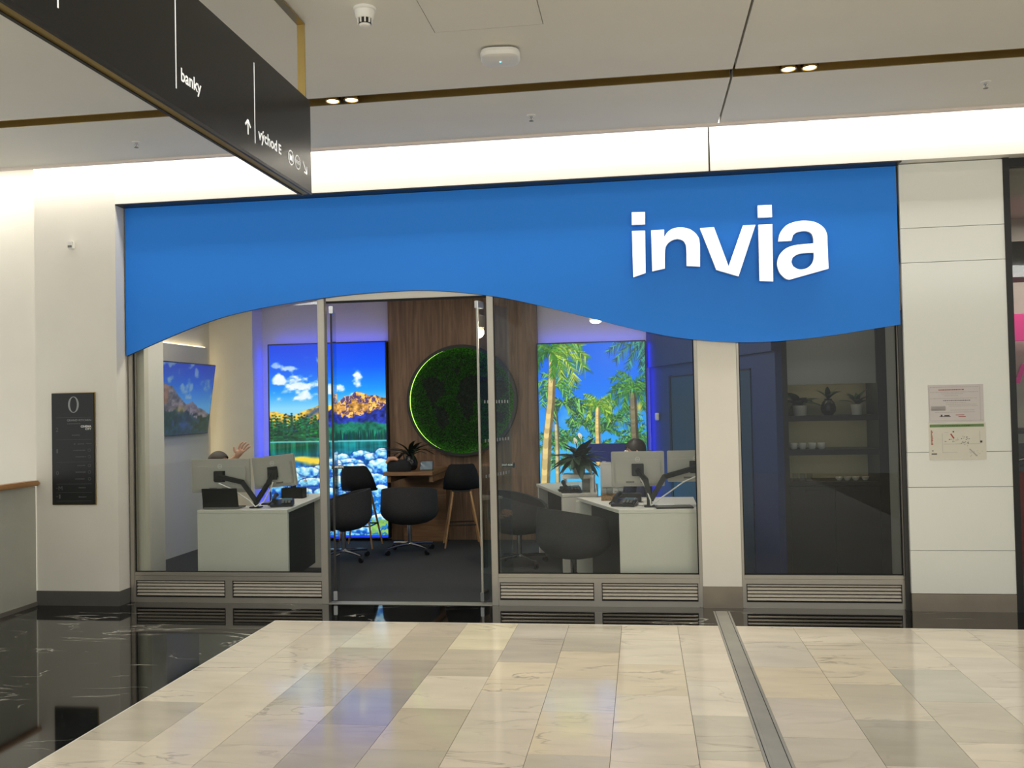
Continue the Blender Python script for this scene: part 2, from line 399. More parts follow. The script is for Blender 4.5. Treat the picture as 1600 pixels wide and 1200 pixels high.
ej = B(0.500,0.622,-13,-0.12,-0.02,0.0015).build('expansion_joint', 'steel_strip', fl)
for a,b in ((0.512,0.516),(0.604,0.608)): B(a,b,-13,-0.12,0.0,0.0022).build('rubber_seal','rubber_black',ej)
B(0.532,0.588,-13,-0.12,0.0,0.0024).build('cover_plate','steel_strip',ej)
struct(B(-5.6,2.75,0.10,3.9,-0.06,0.0).build('floor_carpet','carpet'), 'dark grey carpet inside the travel shop', 'carpet')
struct(B(2.72,9,0.10,5,-0.06,0.0).build('floor_neighbour','neighbour_dark'), 'dark floor of the neighbouring shop at right edge', 'floor')

# ================================================================== CEILING
ce = thing('ceiling', 'beige plasterboard mall ceiling with brass channel and shadow gap', 'ceiling', (0,-4,3.6), kind='structure')
B(-12,9,-8.2,-0.10,3.86,3.95).build('ceiling_slab','ceiling_paint',ce)
hx0,hx1,hy0,hy1 = -1.045,-0.466,-3.06,-2.486
g = 0.004
nl = MB().box(-12,hx0-g,-8.2,-1.62,3.6,3.66).box(hx1+g,0.594,-8.2,-1.62,3.6,3.66).box(hx0-g,hx1+g,-8.2,hy0-g,3.6,3.66).box(hx0-g,hx1+g,hy1+g,-1.62,3.6,3.66)
nl.build('ceiling_panel','ceiling_paint',ce)
B(0.608,9,-8.2,-1.62,3.6,3.66).build('ceiling_panel','ceiling_paint',ce)
B(-12,0.594,-1.47,-0.50,3.6,3.66).build('ceiling_panel','ceiling_paint',ce)
B(0.608,9,-1.47,-0.50,3.6,3.66).build('ceiling_panel','ceiling_paint',ce)
B(hx0,hx1,hy0,hy1,3.6,3.64).build('access_hatch','ceiling_paint',ce)
B(hx0-.05,hx1+.05,hy0-.05,hy1+.05,3.662,3.68).build('hatch_backing','grille_black',ce)
B(0.57,0.632,-8.2,-0.5,3.662,3.68).build('gap_backing','grille_black',ce)
B(-12,9,-0.545,-0.50,3.585,3.60).build('cove_lip','trim_paint',ce)
for a,b in ((-12,0.592),(0.610,9)):
    MB().box(a,b,-1.62,-1.612,3.60,3.67).box(a,b,-1.478,-1.47,3.60,3.67).box(a,b,-1.62,-1.47,3.662,3.672).build('brass_channel','brass',ce)
# downlights in the brass channel
for x,lab in ((-1.941,'round brass downlight in ceiling channel, left of the pair near the hanging sign'),(-1.815,'round brass downlight in ceiling channel, right of the pair near the hanging sign'),
              (0.932,'round brass downlight in ceiling channel, left of the pair by the shadow gap'),(1.056,'round brass downlight in ceiling channel, right of the pair by the shadow gap')):
    t = thing('downlight', lab, 'downlight', (x,-1.545,3.60), group='downlights in the brass channel')
    pr = [(0.052,0.062),(0.052,0.0),(0.050,-0.004),(0.043,-0.004),(0.041,0.004),(0.040,0.02)]
    MB().lathe(pr,(0,0,0),24).build('bezel','brass_dark',t,smooth=35,world=False)
    MB().lathe([(0.001,-0.008),(0.022,-0.006),(0.036,0.0),(0.040,0.008)],(0,0,0),20).build('lens','lens_glow',t,smooth=60,world=False)
    l = bpy.data.lights.new('downlight_lamp','SPOT'); l.energy = 24; l.spot_size = math.radians(95); l.spot_blend = 0.6; l.shadow_soft_size = 0.04; l.color = (1,0.92,0.78)
    lo = bpy.data.objects.new('downlight_lamp', l); C.objects.link(lo); lo.parent = t; lo.location = (0,0,-0.03)
# smoke detector
t = thing('smoke_detector','white dome smoke detector with dark slots on the ceiling','smoke detector',(-1.325,-2.84,3.60))
MB().lathe([(0.058,0.0),(0.058,-0.012),(0.050,-0.016),(0.046,-0.045),(0.040,-0.055)],(0,0,0),28).build('housing','plastic_white',t,smooth=35,world=False)
MB().lathe([(0.034,-0.055),(0.034,-0.072),(0.026,-0.082)],(0,0,0),28).build('sensor_chamber','plastic_black',t,smooth=35,world=False)
MB().lathe([(0.030,-0.082),(0.024,-0.090),(0.010,-0.094),(0.001,-0.095)],(0,0,0),28).build('cap','plastic_white',t,smooth=35,world=False)
for k in range(10):
    a = 2*PI*k/10; M = Matrix.Translation((0.036*math.cos(a),0.036*math.sin(a),-0.066)) @ Matrix.Rotation(a,4,'Z')
    MB().obox(M,0.006,0.008,0.026).build('rib','plastic_white',t,world=False)
# wireless access point
t = thing('access_point','white wireless access point with blue indicator on the ceiling','access point',(-0.745,-2.15,3.60),0.12)
def rr(w,h,r,n=5):
    p = []
    for cx,cy,a0 in ((w/2-r,h/2-r,0),(-w/2+r,h/2-r,PI/2),(-w/2+r,-h/2+r,PI),(w/2-r,-h/2+r,1.5*PI)):
        for k in range(n+1):
            a = a0+PI/2*k/n; p.append((cx+r*math.cos(a),cy+r*math.sin(a)))
    return p
MB().slab(rr(0.16,0.16,0.03),-0.014,0.0).build('bracket','plastic_grey',t,world=False)
mb = MB(); lv = [(0.215,-0.012),(0.225,-0.03),(0.205,-0.047),(0.17,-0.055)]; n = 0
for w_,z_ in lv: mb.v += [(a,b,z_) for a,b in rr(w_,w_,w_*0.28)]
n = len(rr(1,1,.2))
mb.f += [(i*n+k,i*n+(k+1)%n,(i+1)*n+(k+1)%n,(i+1)*n+k) for i in range(3) for k in range(n)] + [tuple(range(n)),tuple(range(3*n,4*n))]
mb.build('shell','plastic_white',t,smooth=30,world=False)
MB().lathe([(0.006,-0.0545),(0.005,-0.0575),(0.001,-0.058)],(0.0,-0.0,0),12).build('indicator','led_blue',t,world=False)
# sprinklers
for x,y,lab in ((-0.707,-0.993,'small ceiling sprinkler head above the middle of the blue fascia'),(-3.649,-0.975,'small ceiling sprinkler head left of the hanging sign'),(2.229,-1.058,'small ceiling sprinkler head at the far right of the ceiling')):
    t = thing('sprinkler',lab,'sprinkler',(x,y,3.60),group='ceiling sprinklers')
    MB().lathe([(0.032,0.0),(0.031,-0.004),(0.014,-0.008)],(0,0,0),20).build('escutcheon','plastic_white',t,smooth=30,world=False)
    MB().lathe([(0.009,-0.008),(0.008,-0.02),(0.004,-0.024),(0.004,-0.038)],(0,0,0),12).build('bulb','chrome',t,smooth=30,world=False)
    MB().lathe([(0.016,-0.040),(0.016,-0.042),(0.003,-0.044)],(0,0,0),14).build('deflector','plastic_grey',t,world=False)
    for s_ in (-1,1): MB().tube([(0.008*s_,0,-0.008),(0.013*s_,0,-0.022),(0.003*s_,0,-0.040)],0.0022,6).build('frame_arm','chrome',t,world=False)

# ================================================================== BULKHEAD, PILLARS, WALLS
bh = thing('wall_bulkhead','bright white bulkhead band above the blue fascia','wall',(0,-0.15,3.35),kind='structure')
for a,b in ((-4.33,0.550),(0.563,9)): B(a,b,-0.15,0.25,3.352,3.86).build('bulkhead_panel','bulkhead_paint',bh)
B(0.5505,0.5625,-0.147,0.2,3.345,3.86).build('joint_backing','rubber_black',bh)
B(-4.33,1.955,-0.145,-0.02,3.343,3.352).build('painted_shadow_line','dark_frame',bh)  # dark strip painting in the shadow line under the bulkhead
wl = struct(B(-5.07,-4.33,-0.15,0.6,0.12,3.86).build('wall_left','wall_paint'),'white pillar at left with black directory sign','wall')
bs = struct(MB().slab([(-5.074,-0.158),(-4.322,-0.158),(-4.322,0.005),(-4.34,0.005),(-4.34,-0.14),(-5.074,-0.14)],0,0.122).build('baseboard_left','skirting_grey'),'dark grey skirting around the left pillar base','baseboard')
struct(B(-12,-5.07,0.02,0.08,-3,3.86).build('wall_far_left','wall_paint'),'white wall set back beyond the balustrade','wall')
cl = struct(B(0.437,0.732,0.0,0.11,0.165,3.34).build('wall_column','wall_paint'),'white column between the second and third shop windows','column')
struct(B(0.435,0.734,-0.004,0.11,0,0.165).build('baseboard_column','skirting_metal'),'brownish metal skirting at foot of middle column','baseboard')
wr = thing('wall_right','pillar clad in white glass panels with two notices','wall',(2.32,-0.05,0),kind='structure')
B(1.965,2.685,-0.035,0.5,0.0,3.352).build('pillar_core','joint_dark',wr)
zs = [0.131,0.45,0.92,1.18,2.60,2.86,3.345]
for a,b in zip(zs[:-1],zs[1:]): B(1.958,2.69,-0.05,-0.02,a+.002,b-.002).build('glass_panel','panel_glass_white',wr)
struct(B(1.958,2.69,-0.052,-0.02,0,0.129).build('baseboard_right','skirting_metal'),'brownish metal skirting under the white glass pillar','baseboard')

# ================================================================== SHOPFRONT WINDOWS
def window(name,label,x0,x1,lp,rp,top,louv,glassm):
    w = thing(name,label,'window',((x0+x1)/2,0.03,0),kind='structure')
    B(x0,x0+lp,0.002,0.075,0,top).build('post','aluminium',w,bevel=.003)
    B(x1-rp,x1,0.002,0.075,0,top).build('post','aluminium',w,bevel=.003)
    a,b = x0+lp,x1-rp
    B(a,b,0.006,0.07,0.222,0.252).build('sill_rail','aluminium',w,bevel=.003)
    # plinth around grilles
    z0,z1 = 0.045,0.185
    m = MB().box(a,b,0.008,0.05,0,z0).box(a,b,0.008,0.05,z1,0.221)
    xs = [a]
    for (l,r) in louv: xs += [l,r]
    xs.append(b)
    for i in range(0,len(xs),2):
        if xs[i+1]-xs[i] > 0.002: m.box(xs[i],xs[i+1],0.008,0.05,z0,z1)
    m.build('plinth_panel','aluminium',w)
    for l,r in louv:
        gr = MB().box(l,r,0.04,0.05,z0,z1).build('louvre_grille','grille_black',w)
        MB().box(l,l+.006,0.004,0.03,z0,z1).box(r-.006,r,0.004,0.03,z0,z1).box(l,r,0.004,0.03,z0,z0+.005).box(l,r,0.004,0.03,z1-.005,z1).build('grille_frame','dark_frame',gr)
        for k in range(5):
            z = z0+.014+k*.0268
            MB().prism([(0.006,z),(0.014,z+.017),(0.034,z+.020),(0.034,z+.004)],lambda p,q,d:(d,p,q),l+.006,r-.006).build('slat','aluminium',gr)
    B(a-.004,b+.004,0.030,0.040,0.245,top).build('glass_pane',glassm,w)
    MB().box(a,a+.008,0.022,0.03,0.252,top).box(b-.008,b,0.022,0.03,0.252,top).box(a,b,0.022,0.03,0.252,0.260).build('gasket','rubber_black',w)
    return w
window('window_1','left shop window with metal plinth and two louvre grilles',-4.318,-2.578,0.035,0.058,2.60,[(-4.27,-3.475),(-3.41,-2.632)],'glass_clear')
window('window_2','middle shop window right of the open doors with two louvre grilles',-1.218,0.437,0.052,0.026,2.60,[(-1.155,-0.405),(-0.345,0.400)],'glass_clear')
window('window_3','right shop window, darker, with one wide louvre grille',0.734,1.957,0.018,0.035,2.30,[(0.765,1.905)],'glass_grey')
B(1.925,1.956,-0.02,0.0,0.0,2.25).build('dark_edge','dark_frame',bpy.data.objects['window_3'])

d = thing('door_1','open double glass doors in the middle of the shopfront','door',(-1.89,0.04,0),kind='structure')
B(-2.56,-1.22,0.0,0.12,2.486,2.62).build('transom','aluminium_light',d,bevel=.003)
B(-2.56,-1.22,0.004,0.02,2.468,2.486).build('transom_seal','rubber_black',d)
B(-2.578,-1.218,0.0,0.10,0.0,0.004).build('threshold','steel_strip',d)
def leaf(px,dx,dy,nm,mark):
    L_ = math.hypot(dx,dy); ang = math.atan2(dy,dx)
    M0 = Matrix.Translation((px,0.045,0)) @ Matrix.Rotation(ang,4,'Z')
    T = lambda x,y,z: M0 @ Matrix.Translation((x,y,z))
    lf = MB().obox(T(L_/2,0,1.235),L_,0.012,2.42).build('door_leaf','glass_door',d)
    for z in (0.06,2.42):
        MB().obox(T(0.045,0,z),0.11,0.032,0.075 if z<1 else 0.06).build('patch_fitting','chrome',lf,bevel=.003)
    MB().obox(T(0.006,0,1.235),0.012,0.016,2.40).build('edge_seal','dark_frame' if not mark else 'aluminium_light',lf)
    for s_ in (-1,1): MB().tube([T(L_-.06,s_*.006,1.08).translation,T(L_-.06,s_*.05,1.08).translation],0.016,14).build('handle','chrome',lf,smooth=40)
    MB().tube([T(L_-.06,-.05,1.08).translation,T(L_-.06,-.055,1.08).translation],0.024,14).build('handle_cap','chrome',lf,smooth=40)
    if mark:
        for z in (1.63,1.31,1.02):
            m = MB()
            for k in range(9): m.obox(T(0.10+k*.058,-.0075,z),0.022,0.001,0.026)
            m.build('marking_strip','print_grey',lf)
leaf(-2.533,-0.17,0.60,'l',False); leaf(-1.304,0.165,0.60,'r',True)

# ================================================================== BLUE FASCIA
WAVE = [(-4.314,2.083),(-4.258,2.105),(-4.008,2.2),(-3.719,2.304),(-3.434,2.386),(-3.152,2.44),(-2.873,2.478),(-2.625,2.506),(-2.324,2.531),(-2.054,2.542),(-1.787,2.544),(-1.522,2.526),(-1.225,2.484),(-1.003,2.44),(-0.748,2.374),(-0.495,2.304),(-0.245,2.23),(0.002,2.161),(0.247,2.103),(0.491,2.066),(0.732,2.044),(0.971,2.041),(1.209,2.053),(1.445,2.075),(1.678,2.106),(1.942,2.141)]
wv = []
for i in range(len(WAVE)-1):
    p0,p1,p2,p3 = [Vector(WAVE[min(max(i+k,0),len(WAVE)-1)]) for k in (-1,0,1,2)]
    for k in range(4):
        t_ = k/4; q = 0.5*((2*p1)+(p2-p0)*t_+(2*p0-5*p1+4*p2-p3)*t_*t_+(3*p1-p0-3*p2+p3)*t_**3); wv.append((q.x,q.y))
wv.append(WAVE[-1])
fa = thing('shop_fascia_sign','blue wavy-bottomed fascia board with white raised lettering invia','sign',(-1.19,-0.03,2.04))
poly_curve('fascia_panel',[wv+[(1.942,3.340),(-4.314,3.340)]],-0.03,-0.002,'fascia_blue','fascia_edge',fa)
LET = {
'n':[[(0.106,2.93),(0.206,2.931),(0.206,2.875),(0.233,2.911),(0.277,2.937),(0.343,2.941),(0.408,2.921),(0.456,2.874),(0.474,2.812),(0.471,2.632),(0.37,2.642),(0.371,2.773),(0.362,2.818),(0.34,2.843),(0.302,2.854),(0.258,2.842),(0.225,2.813),(0.209,2.769),(0.204,2.629),(0.107,2.611)]],
'v':[[(0.479,2.929),(0.584,2.931),(0.686,2.625),(0.801,2.934),(0.895,2.935),(0.758,2.545),(0.593,2.602)]],
'i':[[(-0.041,2.932),(0.06,2.93),(0.056,2.6),(-0.04,2.57)],[(-0.04,3.078),(0.063,3.075),(0.061,2.98),(-0.041,2.98)]],
'i2':[[(0.917,2.934),(1.019,2.934),(1.014,2.496),(0.913,2.504)],[(0.915,3.082),(1.019,3.081),(1.019,2.988),(0.914,2.989)]],
'a':[[(1.06,2.799),(1.068,2.845),(1.091,2.888),(1.129,2.923),(1.182,2.942),(1.246,2.949),(1.309,2.941),(1.361,2.919),(1.402,2.879),(1.419,2.829),(1.42,2.769),(1.422,2.576),(1.133,2.504),(1.102,2.517),(1.066,2.557),(1.048,2.61),(1.051,2.659),(1.07,2.702),(1.108,2.739),(1.162,2.761),(1.23,2.769),(1.319,2.773),(1.318,2.812),(1.308,2.845),(1.281,2.865),(1.239,2.87),(1.196,2.861),(1.169,2.841),(1.157,2.8)],
     [(1.318,2.703),(1.25,2.703),(1.197,2.694),(1.162,2.671),(1.151,2.639),(1.163,2.605),(1.199,2.582),(1.241,2.58),(1.278,2.595),(1.306,2.626),(1.317,2.664)]]}
for k in ('i','n','v','i2','a'):
    rings = [smooth_ring(r) if k in ('n','a') else r for r in LET[k]]
    o = poly_curve('letter',rings,-0.09,-0.045,'letter_white','letter_side',fa); o['label'] = 'white raised letter %s' % k[0]
    for r in LET[k][:1]:
        cx = sum(p[0] for p in r)/len(r)
    
# ================================================================== HANGING DIRECTION SIGN
xs = -1.665
hs = thing('hanging_sign','black hanging direction sign in a brass frame below the ceiling','sign',(-1.695,-4.1,2.714))
B(-1.725,xs,-5.6,-2.712,2.722,3.198).build('sign_panel','sign_black',hs)
B(-1.727,-1.714,-5.6,-2.708,2.708,2.722).build('panel_edge','sign_edge',hs); B(-1.676,xs,-5.6,-2.708,2.708,2.722).build('panel_edge','sign_edge',hs)
B(-1.714,-1.676,-5.6,-2.716,2.712,2.722).build('bottom_bar','brass',hs)
MB().box(-1.715,-1.675,-2.752,-2.744,3.19,3.592).build('frame_bar','brass',hs)
B(-1.715,-1.675,-5.6,-2.744,3.584,3.592).build('frame_bar','brass',hs)
X_ = (0,1,0); Z_ = (0,0,1); xf = xs+.0008
for y,z0,z1 in ((-4.100,2.789,3.13),(-3.408,2.781,3.142),(-4.787,2.791,3.13)): B(xs-.0005,xf,y-.003,y+.003,z0,z1).build('divider_line','print_added_glow',hs)
text('lettering','banky',(xf,-4.064,2.814),X_,Z_,0.158,0.066,'print_added_glow',hs,bold=0.02)
text('lettering','východ',(xf,-3.374,2.793),X_,Z_,0.212,0.070,'print_added_glow',hs,bold=0.02); text('lettering','E',(xf,-3.142,2.809),X_,Z_,0.030,0.046,'print_added_glow',hs,bold=0.02)
def bar_yz(a,b,w):
    a=Vector((0,*a));b=Vector((0,*b));t_=(b-a).normalized();nn=Vector((1,0,0)).cross(t_)*w/2
    v=[a+nn,b+nn,b-nn,a-nn]; return [(xf,p.y,p.z) for p in v]
m = MB()
for a,b in (((-3.481,2.799),(-3.481,2.862)),((-3.481,2.863),(-3.508,2.836)),((-3.481,2.863),(-3.454,2.836))): m.add(bar_yz(a,b,.011),[(0,1,2,3)])
m.build('arrow','print_added_glow',hs)
m = MB()
for a,b in (((-2.83,2.852),(-2.778,2.803)),((-2.776,2.801),(-2.778,2.838)),((-2.776,2.801),(-2.815,2.803))): m.add(bar_yz(a,b,.009),[(0,1,2,3)])
m.build('arrow','print_added_glow',hs)
def ring_yz(y,z,r0,r1,n=32):
    v=[(xf,y+r*math.cos(2*PI*k/n),z+r*math.sin(2*PI*k/n)) for r in (r0,r1) for k in range(n)]
    return MB().add(v,[(k,(k+1)%n,n+(k+1)%n,n+k) for k in range(n)])
r_ = ring_yz(-2.989,2.829,0.031,0.037).build('round_symbol','print_added_glow',hs)
text('symbol_letter','M',(xf,-3.008,2.813),X_,Z_,0.038,0.033,'print_added_glow',r_,bold=.02)
r_ = ring_yz(-2.902,2.829,0.031,0.036).build('round_symbol','print_added_glow',hs)
text('symbol_letter','BUS',(xf,-2.925,2.820),X_,Z_,0.046,0.018,'print_added_glow',r_,bold=.01)

# ================================================================== DIRECTORY, SENSOR, NOTICES
ds = thing('directory_sign','black floor directory board with a large 0 on the left pillar','sign',(-4.718,-0.16,0.845))
B(-4.911,-4.527,-0.172,-0.150,0.845,1.776).build('board','directory_black',ds,bevel=.002)
B(-4.915,-4.523,-0.162,-0.1505,0.841,1.780).build('brass_edge','brass',ds)
yf = -0.1728; UX = (1,0,0)
def ellip_ring(cx,cz,a0,b0,a1,b1,y,n=40):
    v=[(cx+a*math.cos(2*PI*k/n),y,cz+b*math.sin(2*PI*k/n)) for a,b in ((a0,b0),(a1,b1)) for k in range(n)]
    return MB().add(v,[(k,(k+1)%n,n+(k+1)%n,n+k) for k in range(n)])
ellip_ring(-4.710,1.680,0.031,0.063,0.049,0.068,yf).build('lettering','print_grey',ds)
for z in (1.572,1.388,1.200,1.017,0.945,0.874): B(-4.872,-4.552,yf,-0.172,z-.0008,z+.0008).build('divider_line','print_dim',ds)
text('lettering','GRAND KITCHEN',(-4.770,yf,1.540),UX,Z_,0.218,0.017,'print_grey',ds)
text('lettering','CINEMA',(-4.645,yf,1.487),UX,Z_,0.094,0.018,'print_white',ds,bold=.02)
text('lettering','CITY',(-4.605,yf,1.466),UX,Z_,0.054,0.016,'print_white',ds,bold=.02)
for tx,x_,z,w_ in (('2',-4.872,1.455,.022),('1',-4.868,1.275,.014),('0',-4.872,1.092,.022),('M',-4.852,0.965,.034),('1',-4.850,0.895,.014)): text('lettering',tx,(x_,yf,z),UX,Z_,w_,0.034,'print_dim',ds)
for z in (.98,.91): B(-4.874,-4.860,yf,-.172,z,z+.004).build('minus_sign','print_dim',ds)
for z,a,w_ in ((1.520,-4.77,.12),(1.424,-4.725,.075),(1.350,-4.71,.02),(1.350,-4.675,.055),(1.353,-4.6,.048),(1.297,-4.715,.11),(1.243,-4.695,.09),(1.170,-4.68,.075),(1.115,-4.695,.085),(1.058,-4.70,.09),(0.985,-4.67,.068),(0.908,-4.67,.068)):
    m = MB(); x = a
    while x < a+w_-.004:
        l_ = random.uniform(.004,.009); m.box(x,x+l_,yf,-0.172,z-.004,z+.004); x += l_+.004
    m.build('small_print','print_dim',ds)
for z in (1.297,1.243,1.170,1.115,1.058): ellip_ring(-4.571,z,.010,.010,.013,.013,yf,16).build('round_symbol','print_dim',ds)
t = thing('wall_sensor','small white sensor box high on the left pillar','sensor',(-4.72,-0.15,3.02))
B(-4.745,-4.695,-0.185,-0.15,2.99,3.055).build('housing','plastic_white',t,bevel=.006)
B(-4.738,-4.702,-0.188,-0.185,3.0,3.018).build('lens','plastic_grey',t)
nt1 = thing('notice_sheet','pale lilac printed notice on the white glass pillar, upper of two','notice',(2.31,-0.05,1.40))
B(2.117,2.503,-0.056,-0.050,1.402,1.680).build('sheet','paper_lilac',nt1)
yf2 = -0.0566
rn = random.Random(11)
def scrib(parent,x0,x1,z,h,mname,nm='small_print',rng=rn):
    m = MB(); x = x0
    while x < x1-.003:
        l_ = rng.uniform(.004,.014); m.box(x,min(x+l_,x1),yf2,-0.056,z-h/2,z+h/2); x += l_+.004
    m.build(nm,mname,parent)
scrib(nt1,2.19,2.37,1.642,.007,'ink_red')
for z,a,b in ((1.662,2.13,2.47),(1.625,2.13,2.47),(1.612,2.21,2.36),(1.598,2.23,2.33),(1.578,2.13,2.46),(1.545,2.24,2.38),(1.532,2.24,2.46),(1.52,2.26,2.46),(1.508,2.13,2.24),(1.495,2.13,2.24),(1.49,2.27,2.44),(1.475,2.16,2.44)): scrib(nt1,a,b,z,.0035,'ink_faint')
scrib(nt1,2.22,2.41,1.562,.005,'ink_dark')
B(2.135,2.235,yf2,-0.056,1.487,1.522).build('grey_block','ink_faint',nt1)
MB().box(2.19,2.27,yf2,-0.056,1.442,1.446).box(2.20,2.212,yf2,-0.056,1.445,1.458).box(2.225,2.262,yf2,-0.056,1.447,1.454).build('logo_mark','ink_dark',nt1)
MB().box(2.305,2.365,yf2,-0.056,1.452,1.457).box(2.325,2.375,yf2,-0.056,1.440,1.445).build('logo_mark','ink_red',nt1)
MB().box(2.122,2.498,yf2,-0.056,1.413,1.415).box(2.122,2.124,yf2,-0.056,1.415,1.668).box(2.478,2.480,yf2,-0.056,1.415,1.668).build('border_line','ink_faint',nt1)
nt2 = thing('evacuation_plan','cream evacuation plan with green header on white glass pillar, lower of two','notice',(2.31,-0.05,1.12))
B(2.112,2.512,-0.056,-0.050,1.122,1.397).build('sheet','paper_cream',nt2)
B(2.120,2.500,yf2,-0.056,1.365,1.386).build('green_header','ink_green',nt2)
scrib(nt2,2.20,2.42,1.376,.004,'paper_cream')
MB().box(2.215,2.47,yf2,-0.056,1.238,1.240).box(2.205,2.207,yf2,-0.056,1.175,1.32).box(2.205,2.31,yf2,-0.056,1.175,1.177).box(2.468,2.47,yf2,-0.056,1.24,1.335).box(2.22,2.25,yf2,-0.056,1.325,1.327).build('plan_lines','ink_faint',nt2)
MB().add([(2.262,yf2,1.312),(2.270,yf2,1.318),(2.292,yf2,1.282),(2.284,yf2,1.277)],[(0,1,2,3)]).build('red_arrow','ink_red',nt2)
m = MB()
for k in range(34):
    cx,cz = rn.choice(((2.245,1.255),(2.365,1.245),(2.29,1.27),(2.36,1.28))); x=cx+rn.gauss(0,.016); z=cz+rn.gauss(0,.008); m.box(x,x+rn.uniform(.003,.01),yf2,-0.056,z,z+rn.uniform(.002,.005))
m.box(2.47,2.485,yf2,-0.056,1.247,1.262).box(2.28,2.29,yf2,-0.056,1.325,1.335)
m.build('plan_symbols','ink_dark',nt2)['kind'] = 'stuff'
m = MB()
for k in range(12):
    z = 1.335-k*.009
    m.box(2.126,2.126+rn.uniform(.008,.016),yf2,-0.056,z,z+.006)
m.build('legend_symbols','ink_red',nt2)['kind'] = 'stuff'
m = MB().add([(2.39,yf2,1.20),(2.398,yf2,1.204),(2.45,yf2,1.15),(2.442,yf2,1.146)],[(0,1,2,3)])
for k in range(14): x=2.39+rn.random()*.09; z=1.14+rn.random()*.05; m.box(x,x+.006,yf2,-.056,z,z+.003)
m.build('site_map','ink_faint',nt2)['kind'] = 'stuff'
MB().box(2.127,2.165,yf2,-.056,1.163,1.171).box(2.132,2.141,yf2,-.056,1.186,1.194).build('legend_marks','ink_dark',nt2)

# ================================================================== BALUSTRADE
ba = thing('balustrade','glass balustrade with wooden handrail at the left edge','balustrade',(-5.08,-2,0))
B(-5.095,-5.070,-6.5,-0.165,0.0,1.00).build('panel','balustrade_panel',ba)
B(-5.105,-5.060,-6.5,-0.165,0.0,0.035).build('base_channel','aluminium',ba)
B(-5.125,-5.035,-6.5,-0.152,1.005,1.048).build('handrail','wood_rail',ba,bevel=.01)

# ================================================================== NEIGHBOUR SHOP (right edge)
nb = thing('window_4','black-framed window of the neighbouring shop at right edge','window',(4,0,0),kind='structure')
B(2.69,2.735,-0.055,0.05,0,3.352).build('post','plastic_black',nb)
B(2.735,8,-0.03,0.05,3.29,3.352).build('header','plastic_black',nb)
B(2.735,8,0.0,0.01,0.0,3.29).build('glass_pane','glass_clear',nb)
struct(B(2.72,8,2.2,2.3,0,3.6).build('wall_neighbour','neighbour_wall'),'grey back wall of the neighbouring shop','wall')
struct(B(2.70,2.722,0.05,2.2,0,3.6).build('wall_neighbour_side','neighbour_dark'),'dark side wall inside the neighbouring shop','wall')
struct(B(2.72,8,0.05,2.2,3.3,3.4).build('ceiling_neighbour','shop_ceiling'),'grey ceiling of the neighbouring shop','ceiling')
t = thing('pink_band_sign','pink backlit band inside the shop at right edge','sign',(4.0,2.0,2.1))
B(2.9,6,1.9,1.98,2.10,2.35).build('band','pink_panel',t)
t = thing('script_lettering','magenta script lettering on neighbour shop wall','lettering',(3.5,2.19,1.6))
text('lettering','ou',(3.30,2.185,1.70),UX,Z_,0.32,0.19,'magenta_letter',t,bold=.03,shear=.35)
text('lettering','C',(3.44,2.185,1.60),UX,Z_,0.05,0.06,'ink_dark',t)
t = thing('shop_counter','dark red counter in the neighbouring shop at right edge','counter',(4.2,1.2,0))
B(3.05,6,1.0,1.5,0,0.95).build('body','neighbour_red',t); B(3.03,6,0.97,1.52,0.95,0.99).build('top','plastic_black',t,bevel=.004)
area('neighbour_light',(4.2,1.2,3.25),1.2,.4,30,(1,.93,.85))
t = thing('dark_soffit','dark dropped soffit with spotlights in the shop at right edge','soffit',(4.0,1.2,2.55))
B(2.74,6,0.8,1.5,2.60,2.86).build('soffit_box','neighbour_dark',t)
for k,(x,y) in enumerate(((2.97,0.80),(3.25,0.80))): MB().tube([(x,.80,2.67),(x,.785,2.66)],.03,14).build('spot_lens','lens_glow',t,smooth=40)
t = thing('coffee_machine','black machine with chrome bar on the neighbouring shop counter','machine',(3.3,1.2,.99))
B(3.06,3.5,1.1,1.45,.992,1.30).build('body','plastic_black',t,bevel=.01); MB().tube([(3.06,1.06,1.02),(3.5,1.06,1.10)],.012,8).build('chrome_bar','chrome',t,smooth=40); B(3.08,3.48,1.08,1.10,1.18,1.26).build('front_panel','plastic_grey',t)

# ================================================================== SHOP INTERIOR SHELL
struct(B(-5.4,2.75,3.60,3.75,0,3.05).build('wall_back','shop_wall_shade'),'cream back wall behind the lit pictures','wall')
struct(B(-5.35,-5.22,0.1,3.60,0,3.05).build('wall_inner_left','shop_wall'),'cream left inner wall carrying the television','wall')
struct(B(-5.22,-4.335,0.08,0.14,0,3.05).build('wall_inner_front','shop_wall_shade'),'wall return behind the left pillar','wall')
struct(B(-4.32,-4.225,0.09,0.16,0,3.0).build('wall_nib','shop_wall'),'narrow cream wall end just inside the left window','wall')
lp = thing('wall_lining','cream wall lining with light strip around its edge behind the television','wall',(-5.2,2.0,0),kind='structure')
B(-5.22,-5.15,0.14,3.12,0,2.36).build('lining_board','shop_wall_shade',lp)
B(-5.215,-5.175,0.14,3.10,2.362,2.372).build('light_strip','glow_warm',lp)
B(-5.21,-5.18,3.122,3.130,0.3,2.36).build('light_strip','glow_warm',lp)
struct(B(-5.22,-4.665,3.30,3.60,0,3.05).build('wall_alcove','shop_wall'),'cream wall between television and mountain picture','wall')
struct(B(-5.4,2.75,0.05,3.75,3.0,3.06).build('ceiling_shop','shop_ceiling'),'pale ceiling inside the travel shop','ceiling')
struct(B(-4.32,1.95,0.01,0.06,2.62,3.35).build('wall_over_door','shop_wall_shade'),'wall strip hidden behind the blue fascia','wall')
